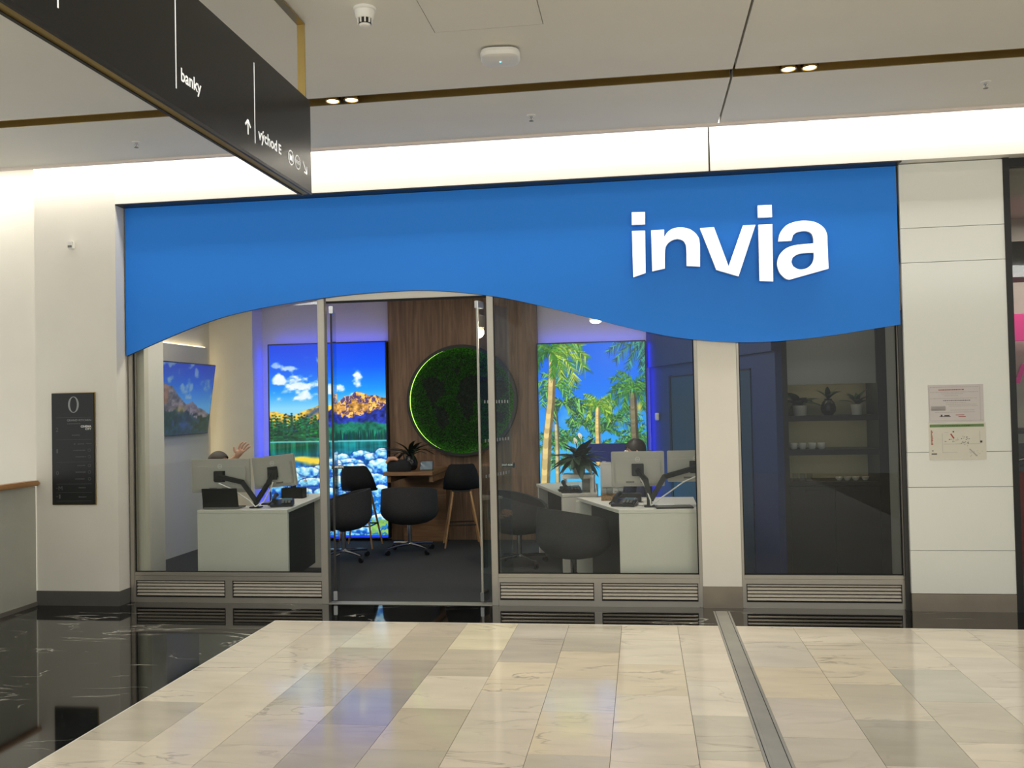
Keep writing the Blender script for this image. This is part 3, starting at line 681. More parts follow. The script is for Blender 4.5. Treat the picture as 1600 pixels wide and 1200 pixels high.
# wood wall with vertical boards
ww = thing('wall_wood','brown wood-panelled back wall behind the moss globe','wall',(-2.1,3.55,0),kind='structure')
B(-3.03,-1.21,3.56,3.60,0,3.0).build('backing','desk_dark',ww)
xb = -3.03; 
while xb < -1.22:
    B(xb+.0008,min(xb+.2275,-1.21)-.0008,3.525,3.56,0.0,3.0).build('wood_board','wood_panel',ww); xb += .2275
# slanted blue partition at right
ang = math.atan2(0.55-3.60, 1.10-0.10)
pt = thing('wall_partition','dark blue slanted partition wall with doors behind the right desk','wall',(0.10,3.60,0),kind='structure')
pt.rotation_euler = (0,0,ang); PL = math.hypot(3.05,1.0)
MB().box(0,PL,0,0.06,0,2.05).build('partition_board','blue_wall',pt,world=False)
MB().box(0,PL,-0.03,0.06,2.0,3.0).build('bulkhead_board','blue_wall',pt,world=False)
for a,b in ((0.75,1.65),(1.9,2.75)):
    dd = MB().box(a,b,-0.012,0.0,0.0,1.86).build('door_panel','blue_door',pt,world=False)
    MB().box(a-.06,a,-.016,0.0,0,1.88).build('door_gap','door_gap',dd,world=False)
    MB().box(a,b,-.016,0.0,1.86,1.875).build('door_gap','door_gap',dd,world=False)
t = thing('light_switch','small white switch plate on the blue wall right of palm picture','switch',(0.157,3.38,1.42))
M = Matrix.Translation((0.172,3.32,1.43)) @ Matrix.Rotation(ang,4,'Z')
MB().obox(M,0.085,0.02,0.085).build('plate','plastic_white',t,bevel=.004)
MB().obox(M @ Matrix.Translation((0,-.012,0)),0.05,0.01,0.055).build('rocker','plastic_white',t,bevel=.002)

# ================================================================== PICTURES
def fbm(h,w,fy,fx,seed,octv=4):
    r = np.random.RandomState(seed); out = np.zeros((h,w)); amp = 1; tot = 0
    for o in range(octv):
        gy,gx = int(fy*2**o)+2,int(fx*2**o)+2; gr = r.rand(gy+1,gx+1)
        yy = np.linspace(0,gy-1.001,h); xx = np.linspace(0,gx-1.001,w)
        y0 = yy.astype(int); x0 = xx.astype(int); ty = yy-y0; tx = xx-x0
        ty = (ty*ty*(3-2*ty))[:,None]; tx = (tx*tx*(3-2*tx))[None,:]
        a = gr[y0][:,x0]; b = gr[y0][:,x0+1]; c_ = gr[y0+1][:,x0]; d_ = gr[y0+1][:,x0+1]
        out += amp*((a*(1-tx)+b*tx)*(1-ty)+(c_*(1-tx)+d_*tx)*ty); tot += amp; amp *= .5
    return out/tot
def blend(img,mask,col):
    m = np.clip(mask,0,1)[...,None]; img[:] = img*(1-m)+np.asarray(col,float)*m
def stroke(img,p0,p1,r0,r1,col,alpha=1.0):
    h,w,_ = img.shape; R_ = max(r0,r1)+1.5
    x0=int(max(0,min(p0[0],p1[0])-R_)); x1=int(min(w,max(p0[0],p1[0])+R_+1)); y0=int(max(0,min(p0[1],p1[1])-R_)); y1=int(min(h,max(p0[1],p1[1])+R_+1))
    if x1<=x0 or y1<=y0: return
    yy,xx = np.mgrid[y0:y1,x0:x1]; dx,dy = p1[0]-p0[0],p1[1]-p0[1]; L2 = dx*dx+dy*dy+1e-9
    t_ = np.clip(((xx-p0[0])*dx+(yy-p0[1])*dy)/L2,0,1); dd = np.hypot(xx-p0[0]-t_*dx,yy-p0[1]-t_*dy)
    m = np.clip(r0+(r1-r0)*t_-dd+.5,0,1)*alpha
    blend(img[y0:y1,x0:x1],m,col)
def ramp(t_,stops):
    xs_ = [s_[0] for s_ in stops]; return np.stack([np.interp(t_,xs_,[s_[1][k] for s_ in stops]) for k in range(3)],-1)

def mountain():
    h,w = 360,222; v,u = np.mgrid[0:h,0:w].astype(float); v/=h; u/=w
    rs = np.random.RandomState(5)
    img = ramp(v,[(0,(0,62,226)),(.12,(0,90,244)),(.24,(20,150,250)),(.33,(140,215,250)),(1,(150,220,250))])
    cl_ = fbm(h,w,30,12,1,6); cl_ = np.clip((cl_-.5)*2.0+.5,0,1)
    for cx,cy,sx,sy,th,am in ((.10,.185,.16,.030,.42,1),(.27,.205,.13,.028,.42,1),(.38,.21,.10,.03,.45,.9),(.12,.255,.17,.030,.45,.8),(.27,.26,.14,.022,.45,.9),(.20,.12,.11,.018,.45,.8),(.42,.085,.08,.025,.45,.7),(.05,.11,.07,.016,.5,.6),(.755,.19,.045,.035,.35,1),(.62,.235,.05,.04,.35,.9),(.54,.24,.07,.03,.4,.9),(.7,.27,.06,.02,.4,.9)):
        gsh = np.exp(-(((u-cx)/sx)**2+((v-cy)/sy)**2))
        blend(img,np.clip((gsh*.9+(cl_-.5)*1.1-.36)*2.2,0,1)*np.clip(gsh*3,0,1)*am,np.array((205,232,248))+cl_[...,None]*np.array((45,20,6)))
    jag = fbm(2,w,1,20,2,4)[0]-.5
    def ridge(pts,amp): return np.interp(u[0],[p[0] for p in pts],[p[1] for p in pts])+jag*amp
    n1 = fbm(h,w,26,18,3,4); n2 = fbm(h,w,60,30,4,3)
    # left sunlit hills
    r1 = ridge(((0,.345),(.1,.35),(.2,.368),(.33,.335),(.42,.32),(.5,.315),(.6,.32),(1,.32)),.015)
    mk = np.clip((v-r1[None])*h*.8,0,1); blend(img,mk,(250,196,70)); img[:] = np.where((mk>.5)[...,None],img*np.clip(.3+1.3*n2,.5,1.1)[...,None],img)
    dg = np.abs((u-.28)-(0.40-v)*2.2); blend(img,np.clip(1-dg*16,0,1)*mk*(v>.33),(52,84,140))
    # main peak
    r2 = ridge(((0,.46),(.40,.40),(.5,.35),(.58,.31),(.64,.275),(.70,.268),(.74,.246),(.79,.255),(.85,.268),(.92,.275),(1,.29)),.014)
    mk2 = np.clip((v-r2[None])*h*.8,0,1)
    blend(img,mk2,(40,60,170)); img[:] = np.where((mk2>.5)[...,None],img*(.3+1.2*n2)[...,None],img)
    sun = ((v-r2[None]) < (.095*np.exp(-((u-.72)/.15)**2)+.035*np.exp(-((u-.9)/.08)**2)+.02)*(.6+.9*n1))&(u>.57)
    blend(img,mk2*sun,(250,182,88)); img[:] = np.where((sun&(mk2>.5))[...,None],img*np.clip(.25+1.35*n2+.5*(n1-.5),.35,1.15)[...,None],img)
    rock = ((np.abs(n1-.5+.35*(n2-.5))<.045)|(n1>.66))&sun&(u>.60); blend(img,rock*mk2*.85,(62,50,120))
    # green slopes
    g1 = np.clip((v-(.415+.02*np.sin(u*5+1)+.03*(1-u)+.02*(n1-.5)))*h*.25,0,1); blend(img,g1,(28,120,96)); img[:] = np.where((g1>.5)[...,None],img*(.55+.8*n2)[...,None],img)
    # tree lines
    for k in range(90):
        x = .44*w+rs.rand()*.58*w; b_ = .5*h; t_ = b_-rs.uniform(.03,.055)*h; c_ = (rs.randint(4,20),rs.randint(50,86),rs.randint(50,84))
        stroke(img,(x,t_),(x,b_),.4,1.8,c_)
    for k in range(120):
        x = rs.rand()*.47*w; b_ = .508*h; ht = rs.uniform(.08,.16)*h*(1-.35*abs(x/w-.2)); c_ = (rs.randint(4,30),rs.randint(70,150),rs.randint(40,90))
        for q in range(9):
            f_ = q/9; stroke(img,(x-rs.rand()*5.5*f_-.5,b_-ht*(1-f_)+2),(x+rs.rand()*5.5*f_+.5,b_-ht*(1-f_)+2),1.5,1.5,tuple(np.array(c_)*rs.uniform(.35,1.15)))
    # lake
    wt = v>.503; st = fbm(h,w,5,46,6,3); rip = fbm(h,w,70,6,8,2)
    lake = ramp(v,[(.50,(30,150,150)),(.54,(24,130,140)),(.60,(20,120,190)),(.7,(20,110,230)),(.85,(40,150,245)),(1,(60,170,240))])*(.45+.75*st+.35*(rip-.4))[...,None]
    lf_ = np.clip((.46-u)*8,0,1)*np.clip((.60-v)*14,0,1); lake = lake*(1-lf_[...,None])+(np.array((16,104,72))*(.35+1.2*st)[...,None])*lf_[...,None]
    blend(img,wt*1.0,lake); blend(img,np.exp(-((v-.503)*h/1.3)**2)*.9,(130,225,235))
    yl = np.exp(-(((u-.42)/.16)**2+((v-.605)/.022)**2))*(.6+n1)+np.exp(-(((u-.26)/.08)**2+((v-.59)/.012)**2))
    blend(img,np.clip(yl*1.6-.4,0,1)*(v>.55),(250,216,70))
    # submerged pattern lower left + boulders
    wv_ = np.abs(np.sin((v*110+n1*9+u*12))); blend(img,(v>.63)*(wv_<.3)*np.clip((v-.62)*20,0,1)*.65,(16,50,150))
    blend(img,(v>.63)*(n2>.6)*.6,(170,232,252))
    rocks = [(.62,.585,.06,.018),(.78,.575,.10,.022),(.90,.585,.10,.022),(.95,.575,.07,.03),(.66,.615,.13,.022),(.52,.62,.10,.03),(.93,.635,.11,.042),(.70,.655,.17,.038),(.46,.655,.10,.035),(.30,.66,.13,.028),(.88,.70,.12,.030),(.58,.71,.12,.030),(.14,.69,.14,.030),(.36,.715,.12,.026),(.75,.745,.13,.030),(.95,.76,.09,.032),(.5,.77,.14,.03),(.22,.765,.14,.03),(.06,.745,.09,.03),(.6,.93,.17,.03),(.80,.955,.14,.024),(.40,.955,.14,.03),(.15,.93,.16,.035),(.95,.90,.1,.024),(.70,.86,.1,.02),(.3,.86,.16,.026)]
    for cx,cy,a_,b_ in rocks:
        d_ = ((u-cx)/a_)**2+((v-cy)/b_)**2+(n1-.5)*.9+(n2-.5)*.5
        blend(img,np.clip((1.30-d_)*3,0,1)*.8,(16,60,150))
        sh = ramp(np.clip((v-cy)/b_*.5+.5+(n2-.5)*1.6,0,1),[(0,(236,250,250)),(.4,(150,224,250)),(.75,(70,150,230)),(1,(24,80,180))])
        blend(img,np.clip((1.0-d_)*6,0,1),sh)
    gs = (v>.9)*(u>.84)*(n2>.52); blend(img,gs*.8,(150,200,70))
    blend(img,(v>.985)*1.0,(30,60,220))
    return np.clip(img,0,255)

def palm():
    h,w = 420,232; v,u = np.mgrid[0:h,0:w].astype(float); v/=h; u/=w; rs = np.random.RandomState(9)
    img = ramp(v,[(0,(0,100,236)),(.2,(0,116,248)),(.42,(24,146,248)),(.55,(70,180,246)),(.75,(60,190,246)),(1,(90,200,240))])
    cl_ = fbm(h,w,10,6,21,4); blend(img,np.exp(-(((v-.37)/.06)**2+((u-.5)/.4)**2))*np.clip(cl_*3-1.2,0,1)*.7,(170,220,240))
    P_ = lambda a,b:(a*w,b*h)
    def frond(o,ang_,L_,droop,c1,c2,lw=1.0,nl=22,ll=.28):
        x,y = o; a = ang_; pts = [(x,y)]; stp = L_/14
        for k in range(14):
            x += math.cos(a)*stp; y -= math.sin(a)*stp; a += (-droop if math.cos(a)>0 else droop)/14; pts.append((x,y))
        for k in range(14): stroke(img,pts[k],pts[k+1],lw,lw*.7,c2)
        for k in range(nl):
            f_ = (k+.5)/nl*13.5; i = int(f_); t_ = f_-i; px = pts[i][0]*(1-t_)+pts[min(i+1,14)][0]*t_; py = pts[i][1]*(1-t_)+pts[min(i+1,14)][1]*t_
            da = math.atan2(-(pts[min(i+1,14)][1]-pts[i][1]),pts[min(i+1,14)][0]-pts[i][0])
            for sd in (-1,1):
                an = da+sd*rs.uniform(.5,1.0); l_ = L_*ll*(1-.55*abs(f_/13.5-.35))*rs.uniform(.7,1.1); c_ = c1 if rs.rand()<.5 else c2
                ex = px+math.cos(an)*l_; ey = py-math.sin(an)*l_+l_*.35
                stroke(img,(px,py),(ex,ey),.9*lw,.35,tuple(np.array(c_)*rs.uniform(.6,1.25)))
    def trunk(pts,r0,r1,c_):
        n_ = 40; segs = []
        for k in range(n_):
            f_ = k/n_*(len(pts)-1); i = int(f_); t_ = f_-i; f2 = (k+1)/n_*(len(pts)-1); j = min(int(f2),len(pts)-2); t2 = f2-j
            a = (pts[i][0]*(1-t_)+pts[i+1][0]*t_,pts[i][1]*(1-t_)+pts[i+1][1]*t_); b_ = (pts[j][0]*(1-t2)+pts[j+1][0]*t2,pts[j][1]*(1-t2)+pts[j+1][1]*t2)
            r_0 = (r0+(r1-r0)*k/n_); cc = np.array(c_)*rs.uniform(.86,1.08); segs.append((a,b_,r_0,cc))
            stroke(img,P_(*a),P_(*b_),r_0,r_0,tuple(cc*.58))
        for a,b_,r_0,cc in segs:
            stroke(img,(P_(*a)[0]-r_0*.3,P_(*a)[1]),(P_(*b_)[0]-r_0*.3,P_(*b_)[1]),r_0*.6,r_0*.6,tuple(np.clip(cc*1.12,0,255)))
    Y1,Y2 = (186,214,70),(70,140,44); D1,D2 = (40,110,60),(24,74,50)
    # far low palms
    for cx,cy,R_ in ((.40,.42,44),(.62,.45,46),(.72,.40,54),(.28,.50,42),(.12,.52,46),(.55,.56,40),(.9,.5,44),(.82,.58,44),(.2,.62,40)):
        for k in range(11): frond(P_(cx,cy),PI*(k/10)+rs.uniform(-.15,.15),R_*rs.uniform(.7,1.1),rs.uniform(.6,1.4),(80,170,80) if k%2 else (130,196,90),D2,.8,18,.26)
    # centre palm
    trunk([(.55,.62),(.545,.45),(.55,.335)],6.5,4.5,(226,190,120))
    for a in (.2,.55,.9,1.3,1.7,2.1,2.5,2.9,-.2,3.4): frond(P_(.55,.325),a,46*rs.uniform(.8,1.1),1.6,Y1,Y2,1.0,22,.28)
    # right palm
    trunk([(.89,.66),(.885,.45),(.88,.27)],9,7,(120,110,84))
    for a in (.1,.5,.9,1.25,1.6,2.0,2.4,2.8,3.2,-.5,3.7): frond(P_(.88,.24),a,58*rs.uniform(.8,1.15),1.5,(96,160,60),D1,1.1,24,.28)
    blend(img,np.exp(-(((u-.935)/.02)**2+((v-.335)/.025)**2)),(228,200,50))
    # top right hanging fronds
    for a,L_ in ((3.3,90),(3.6,86),(4.0,84),(4.4,80),(4.75,84),(3.05,70)): frond(P_(1.0,-.03),a,L_,.5,(80,160,130),(34,80,70),1.0,26,.2)
    # left palms
    trunk([(.16,.62),(.17,.45),(.15,.28)],4,3.2,(110,120,84))
    for a in (.3,.7,1.1,1.6,2.2,2.7,-.2,3.3): frond(P_(.17,.22),a,54*rs.uniform(.8,1.1),1.8,(130,200,80),D1,1.0,20,.28)
    for a in (.2,.6,1.0,2.2,2.8,3.3,-.3): frond(P_(.23,.31),a,50*rs.uniform(.8,1.1),1.9,(140,206,90),D2,1.0,20,.28)
    trunk([(.02,1.0),(.045,.72),(.07,.50),(.115,.30),(.135,.12),(.13,.05)],11,6.5,(206,180,120))
    trunk([(.14,1.0),(.165,.70),(.165,.52),(.16,.42)],5.5,4,(190,176,130))
    for a,L_,c1 in ((.05,96,Y1),(.35,90,Y1),(-.35,92,(210,226,90)),(-.7,74,Y1),(.7,76,(150,190,70)),(1.2,60,D1),(1.9,60,D1),(2.5,60,(120,160,60)),(3.0,50,D1),(3.5,56,D1),(-1.1,60,Y2)): frond(P_(.12,.035),a,L_,1.25,c1,Y2,1.2,30,.27)
    blend(img,(v>.72)*np.clip((cl_-.45)*4,0,1)*.4,(200,236,250))
    return np.clip(img,0,255)

def tvpic():
    h,w = 110,170; v,u = np.mgrid[0:h,0:w].astype(float); v/=h; u/=w
    img = ramp(v,[(0,(10,50,180)),(.3,(20,96,205)),(.6,(80,160,220)),(1,(80,160,220))]); cl_ = fbm(h,w,8,9,31,5); n1 = fbm(h,w,20,26,32,4)
    blend(img,np.clip((cl_-.52)*6,0,1)*(v<.5)*.7,(150,176,196))
    r1 = np.interp(u[0],[0,.1,.22,.34,.46,.56,.68,.8,.9,1],[.24,.24,.28,.32,.46,.55,.52,.62,.65,.72]); mk = np.clip((v-r1[None]-(n1-.5)*.04)*h*.6,0,1)
    blend(img,mk,(112,104,110)); img[:] = np.where((mk>.5)[...,None],img*(.35+1.1*n1)[...,None],img)
    blend(img,mk*(np.exp(-((u-.25)/.04)**2)*(v<.55))*.6,(170,104,60))
    r2 = np.interp(u[0],[0,.25,.5,.75,1],[.60,.66,.62,.72,.72]); m2 = np.clip((v-r2[None]-(n1-.5)*.15)*h*.4,0,1); blend(img,m2,(26,58,44)); img[:] = np.where((m2>.5)[...,None],img*(.3+1.4*n1)[...,None],img)
    blend(img,m2*np.clip((n1-.62)*8,0,1),(46,60,110)); blend(img,np.exp(-(((u-.5)/.07)**2+((v-.64)/.05)**2))*.7,(150,130,50)); blend(img,np.exp(-(((u-.57)/.06)**2+((v-.86)/.06)**2))*.6,(50,80,170))
    return np.clip(img,0,255)

def picture(name,arr,fn,matn,parent):
    h,w,_ = arr.shape; c = arr/255.0; c = np.where(c<=.04045,c/12.92,((c+.055)/1.055)**2.4)
    vv,uu = np.mgrid[0:h,0:w]; uu = uu/(w-1); vv = vv/(h-1)
    pts = fn(uu.ravel(),vv.ravel()); off = OFF.get(parent.name,Vector((0,0,0))); pts = pts-np.array(off)[None]
    idx = np.arange(h*w).reshape(h,w); f = np.stack([idx[1:,:-1],idx[1:,1:],idx[:-1,1:],idx[:-1,:-1]],-1).reshape(-1,4)
    me = bpy.data.meshes.new(name); me.vertices.add(h*w); me.vertices.foreach_set('co',pts.astype(np.float32).ravel())
    me.loops.add(f.size); me.loops.foreach_set('vertex_index',f.astype(np.int32).ravel())
    me.polygons.add(len(f)); me.polygons.foreach_set('loop_start',(np.arange(len(f))*4).astype(np.int32))
    me.update(calc_edges=True); me.validate()
    at = me.color_attributes.new('print','FLOAT_COLOR','POINT'); at.data.foreach_set('color',np.concatenate([c.reshape(-1,3),np.ones((h*w,1))],1).astype(np.float32).ravel())
    me.materials.append(MATS[matn]); return link(name,me,parent,off)

def lightbox(name,label,x0,x1,z0,z1,yf_,arr,matn,left,right):
    t = thing(name,label,'lightbox',((x0+x1)/2,yf_+.06,z0))
    e = .010
    B(x0,x1,yf_+.03,yf_+.12,z0,z1).build('case','box_frame',t)
    MB().box(x0-.004,x0+e,yf_-.006,yf_+.03,z0,z1).box(x1-e,x1+.004,yf_-.006,yf_+.03,z0,z1).box(x0,x1,yf_-.006,yf_+.03,z1-e,z1+.004).box(x0,x1,yf_-.006,yf_+.03,z0-.0,z0+e).build('frame','box_frame',t)
    picture('printed_panel',arr,lambda u,v: np.stack([x0+e+(x1-x0-2*e)*u,np.full_like(u,yf_),z1-e-(z1-z0-2*e)*v],-1),matn,t)
    if left: B(x0-.002,x0,yf_+.04,yf_+.11,z0+.02,z1-.02).build('edge_light','glow_blue',t)
    if right: B(x1,x1+.002,yf_+.04,yf_+.11,z0+.02,z1-.02).build('edge_light','glow_blue',t)
    B(x0+.02,x1-.02,yf_+.04,yf_+.11,z1,z1+.002).build('edge_light','glow_blue',t)
    return t
lightbox('mountain_lightbox','tall backlit picture of a mountain lake with boulders on the back wall',-4.525,-3.035,0.03,2.400,3.44,mountain(),'print_mountain',True,False)
lightbox('palm_lightbox','tall backlit picture of palm trees on the back wall',-1.205,0.060,0.03,2.312,3.44,palm(),'print_palm',False,True)
# television
tv = thing('television','flat television showing a mountain landscape tilted on the left wall','television',(-5.14,2.24,1.33))
a_t,a_b = (-4.99,2.145),(-5.105,1.338); y0t,y1t = 1.56,3.0
nrm = Vector((a_t[1]-a_b[1],0,-(a_t[0]-a_b[0]))).normalized()
q = [Vector((a_b[0],y0t,a_b[1])),Vector((a_b[0],y1t,a_b[1])),Vector((a_t[0],y1t,a_t[1])),Vector((a_t[0],y0t,a_t[1]))]
MB().add([p for p in q]+[p-nrm*.035 for p in q],[(0,1,2,3),(7,6,5,4),(0,4,5,1),(1,5,6,2),(2,6,7,3),(3,7,4,0)]).build('casing','plastic_black',tv,bevel=.003)
picture('screen',tvpic(),lambda u,v: np.stack([a_t[0]+(a_b[0]-a_t[0])*(.015+.97*v)+nrm.x*.002,y0t+(y1t-y0t)*(.01+.98*u),a_t[1]+(a_b[1]-a_t[1])*(.015+.97*v)+nrm.z*.002],-1),'print_tv',tv)
MB().box(-5.149,-5.08,2.1,2.45,1.6,1.95).build('wall_bracket','plastic_black',tv)

# moss globe
mg = thing('moss_globe_panel','round green moss panel with dark world map in black ring frame','wall art',(-2.115,3.46,1.665))
def disc_y(r0,r1,y,n=64,seg=1):
    v=[(-2.115+r*math.cos(2*PI*k/n),y,1.665+r*math.sin(2*PI*k/n)) for r in (r0,r1) for k in range(n)]
    return MB().add(v,[(k,(k+1)%n,n+(k+1)%n,n+k) for k in range(n)])
def ring_prism(r0,r1,ya,yb,n=72):
    v=[(-2.115+r*math.cos(2*PI*k/n),y,1.665+r*math.sin(2*PI*k/n)) for r,y in ((r0,ya),(r1,ya),(r1,yb),(r0,yb)) for k in range(n)]
    return MB().add(v,[(i*n+k,i*n+(k+1)%n,((i+1)%4)*n+(k+1)%n,((i+1)%4)*n+k) for i in range(4) for k in range(n)])
ring_prism(0.640,0.664,3.405,3.525).build('ring_frame','plastic_black',mg,smooth=30); ring_prism(0.626,0.664,3.400,3.406).build('frame_lip','plastic_black',mg,smooth=30)
ring_prism(0.634,0.639,3.41,3.47).build('ring_light','moss_ring_light',mg,smooth=30)
moss = MB(); rm = random.Random(5); vs=[]; 
n_r,n_a = 42,150
fs=[]
nz = fbm(n_r+1,n_a,20,40,77,2)
LAND = [[(-.50,.26),(-.36,.30),(-.22,.22),(-.20,.10),(-.30,.02),(-.34,-.06),(-.24,-.08),(-.16,-.16),(-.18,-.28),(-.26,-.38),(-.32,-.24),(-.34,-.10),(-.42,.02),(-.46,.14)],
        [(-.04,.22),(.10,.30),(.30,.28),(.50,.24),(.56,.10),(.44,.02),(.36,-.06),(.26,.00),(.20,.04),(.14,-.02),(.12,-.16),(.06,-.26),(.0,-.16),(-.04,-.04),(-.08,.02),(-.04,.12)],
        [(.38,-.16),(.50,-.14),(.50,-.26),(.40,-.28)],[(-.12,.38),(.0,.40),(-.04,.30)]]
def inpoly(x,y,p):
    c_=False; j=len(p)-1
    for i in range(len(p)):
        if (p[i][1]>y)!=(p[j][1]>y) and x < (p[j][0]-p[i][0])*(y-p[i][1])/(p[j][1]-p[i][1])+p[i][0]: c_ = not c_
        j=i
    return c_
tf = MB(); td = MB()
for k in range(9000):
    r = .634*math.sqrt(rm.random()); a = rm.random()*2*PI; x=r*math.cos(a); z=r*math.sin(a)
    land = any(inpoly(x+rm.gauss(0,.008),z+rm.gauss(0,.008),p) for p in LAND); s_ = rm.uniform(.007,.014); hgt = rm.uniform(.012,.03)
    tgt = td if land else tf
    if land: hgt *= .55
    c0=(-2.115+x,3.50-.02,1.665+z); rot=rm.random()*PI; pk=(c0[0]+rm.gauss(0,.006),c0[1]-hgt,c0[2]+rm.gauss(0,.006))
    b3=[(c0[0]+s_*math.cos(rot+q*2*PI/3),c0[1],c0[2]+s_*math.sin(rot+q*2*PI/3)) for q in range(3)]
    tgt.add(b3+[pk],[(0,1,3),(1,2,3),(2,0,3)])
bk = MB(); n=64; bk.add([(-2.115+.638*math.cos(2*PI*k/n),y,1.665+.638*math.sin(2*PI*k/n)) for y in (3.482,3.52) for k in range(n)],[tuple(range(n)),tuple(range(n,2*n))]+[(k,(k+1)%n,n+(k+1)%n,n+k) for k in range(n)])
bk.build('backing','moss_dark',mg)
o = tf.build('moss','moss',mg); o['kind']='stuff'
o = td.build('dark_moss_continents','moss_dark',mg); o['kind']='stuff'

# ceiling spot of the shop
t = thing('ceiling_spotlight','bright round shop spotlight seen just under the blue fascia','spotlight',(-0.395,1.1,2.36))
MB().lathe([(0.001,-.035),(0.03,-.032),(0.05,-.02),(0.055,0.0)],(0,0,0),24).build('lens','lens_glow',t,smooth=60,world=False)
MB().lathe([(0.058,-.01),(0.062,0.0),(0.062,0.10),(0.02,0.12)],(0,0,0),24).build('housing','plastic_white',t,smooth=35,world=False)
MB().tube([(0,0,.12),(0,0,.64)],.008,8).build('stem','plastic_white',t,world=False)
l = bpy.data.lights.new('spot_lamp','POINT'); l.energy = 14; l.shadow_soft_size=.05; l.color=(1,.93,.82); lo = bpy.data.objects.new('spot_lamp',l); C.objects.link(lo); lo.parent=t; lo.location=(0,0,-.06)

# ================================================================== DESKS
def desk(name,label,poly,front_idx,side,z=0.74):
    cx = sum(p[0] for p in poly)/len(poly); cy = sum(p[1] for p in poly)/len(poly)
    t = thing(name,label,'desk',(cx,cy,0),group='white desks in the travel shop')
    MB().slab(poly,z-.028,z).build('desktop','desk_white',t,bevel=.002)
    c_ = Vector((cx,cy))
    def inset(p,k): p = Vector(p); return p+(c_-p)*k
    def panel(i,j,nm,matn,zz0,zz1,ins,th,trim=0.0):
        a = Vector(poly[i]); b = Vector(poly[j]); tt=(b-a).normalized(); nn = Vector((-tt.y,tt.x)); 
        if nn.dot(c_-a) < 0: nn = -nn
        a1=a+nn*ins+tt*trim; b1=b+nn*ins-tt*trim
        MB().slab([a1,b1,b1+nn*th,a1+nn*th],zz0,zz1).build(nm,matn,t)
    panel(front_idx,front_idx+1,'end_panel','desk_white',0.0,z-.029,0.002,0.03)
    panel(2,3,'end_panel','desk_white',0.0,z-.029,0.04,0.03)
    panel(side[0],side[1],'shade_board','desk_dark',0.06,z-.029,0.10,0.02,0.12)  # dark sheet standing in for shade in the open desk side
    return t
DL = [(-3.860,0.29),(-3.030,0.27),(-3.190,1.72),(-3.52,1.72),(-3.47,0.60),(-3.86,0.60)]
DR = [(-0.200,0.14),(0.43,0.15),(0.44,1.12),(-0.610,1.15)]
D2 = [(-0.765,1.42),(-0.44,1.55),(-0.53,2.95),(-1.150,2.62)]
desk('desk','white office desk behind the left window',DL,0,(1,2))
desk('desk','white office desk behind the middle window',DR,0,(3,0))
desk('desk','white desk in front of the palm picture, behind the first right desk',D2,0,(3,0))

# monitors
def monitor(label,c,w,h,yaw,roll,tiltx,ring=True):
    t = thing('monitor',label,'monitor',c,yaw,group='office monitors seen from behind')
    R_ = Matrix.Rotation(roll,4,'Y') @ Matrix.Rotation(tiltx,4,'X')
    def ob(m,nm,mt,bev=0,par=t):
        m.v = [tuple(R_ @ Vector(p)) for p in m.v]; return m.build(nm,mt,par,bevel=bev,world=False)
    ob(MB().box(-w/2,w/2,-.008,.012,-h/2,h/2),'back_shell','monitor_grey',.005)
    ob(MB().box(-w/2+.03,w/2-.03,-.026,-.008,-h/2+.02,h/2-.06),'rear_bulge','monitor_grey',.008)
    ob(MB().box(-w/2+.004,w/2-.004,.0122,.0135,-h/2+.006,h/2-.004),'screen','screen_dark')
    m = MB(); n=28; v=[(r*math.cos(2*PI*k/n),-.0265,h/2-.045-.045+.045+r*math.sin(2*PI*k/n)) for r in (.017,.020) for k in range(n)]
    v=[(a,b if True else 0,c_-.02) for a,b,c_ in v]; m.add(v,[(k,(k+1)%n,n+(k+1)%n,n+k) for k in range(n)])
    lg = ob(m,'logo_ring','print_white')
    me = text_mesh('DELL',1.0,.02); co=np.array([q_.co[:] for q_ in me.vertices]); lo_=co.min(0); hi_=co.max(0)
    for q_ in me.vertices: q_.co = R_ @ Vector(((q_.co.x-lo_[0])/(hi_[0]-lo_[0])*.026-.013,-.0266,h/2-.065-.0045+(q_.co.y-lo_[1])/(hi_[1]-lo_[1])*.009))
    me.materials.clear(); me.materials.append(MATS['print_white']); link('logo_letters',me,lg)
    ob(MB().box(-.05,.05,-.036,-.026,-.055,.045),'mount_plate','plastic_black',.003)
    [ob(MB().box(a,a+.07,-.028,-.026,-h/2+.03,-h/2+.045),'port_slot','plastic_grey') for a in (-.10,.02)]
    return t
monitor('wide grey monitor back on left desk, in front of the waving person',(-3.735,0.50,1.022),0.545,0.300,0.02,0.0,0.0)
monitor('tilted grey monitor back on left desk, nearer the mountain picture',(-3.235,0.50,1.055),0.425,0.280,-0.15,-0.10,0.04)
monitor('grey monitor back on right desk, in front of the dark-haired person',(-0.045,0.50,1.042),0.440,0.292,0.0,0.0,0.0)
monitor('grey monitor back on right desk, cut off by the window frame',(0.430,0.50,1.060),0.460,0.260,0.0,0.0,0.0)

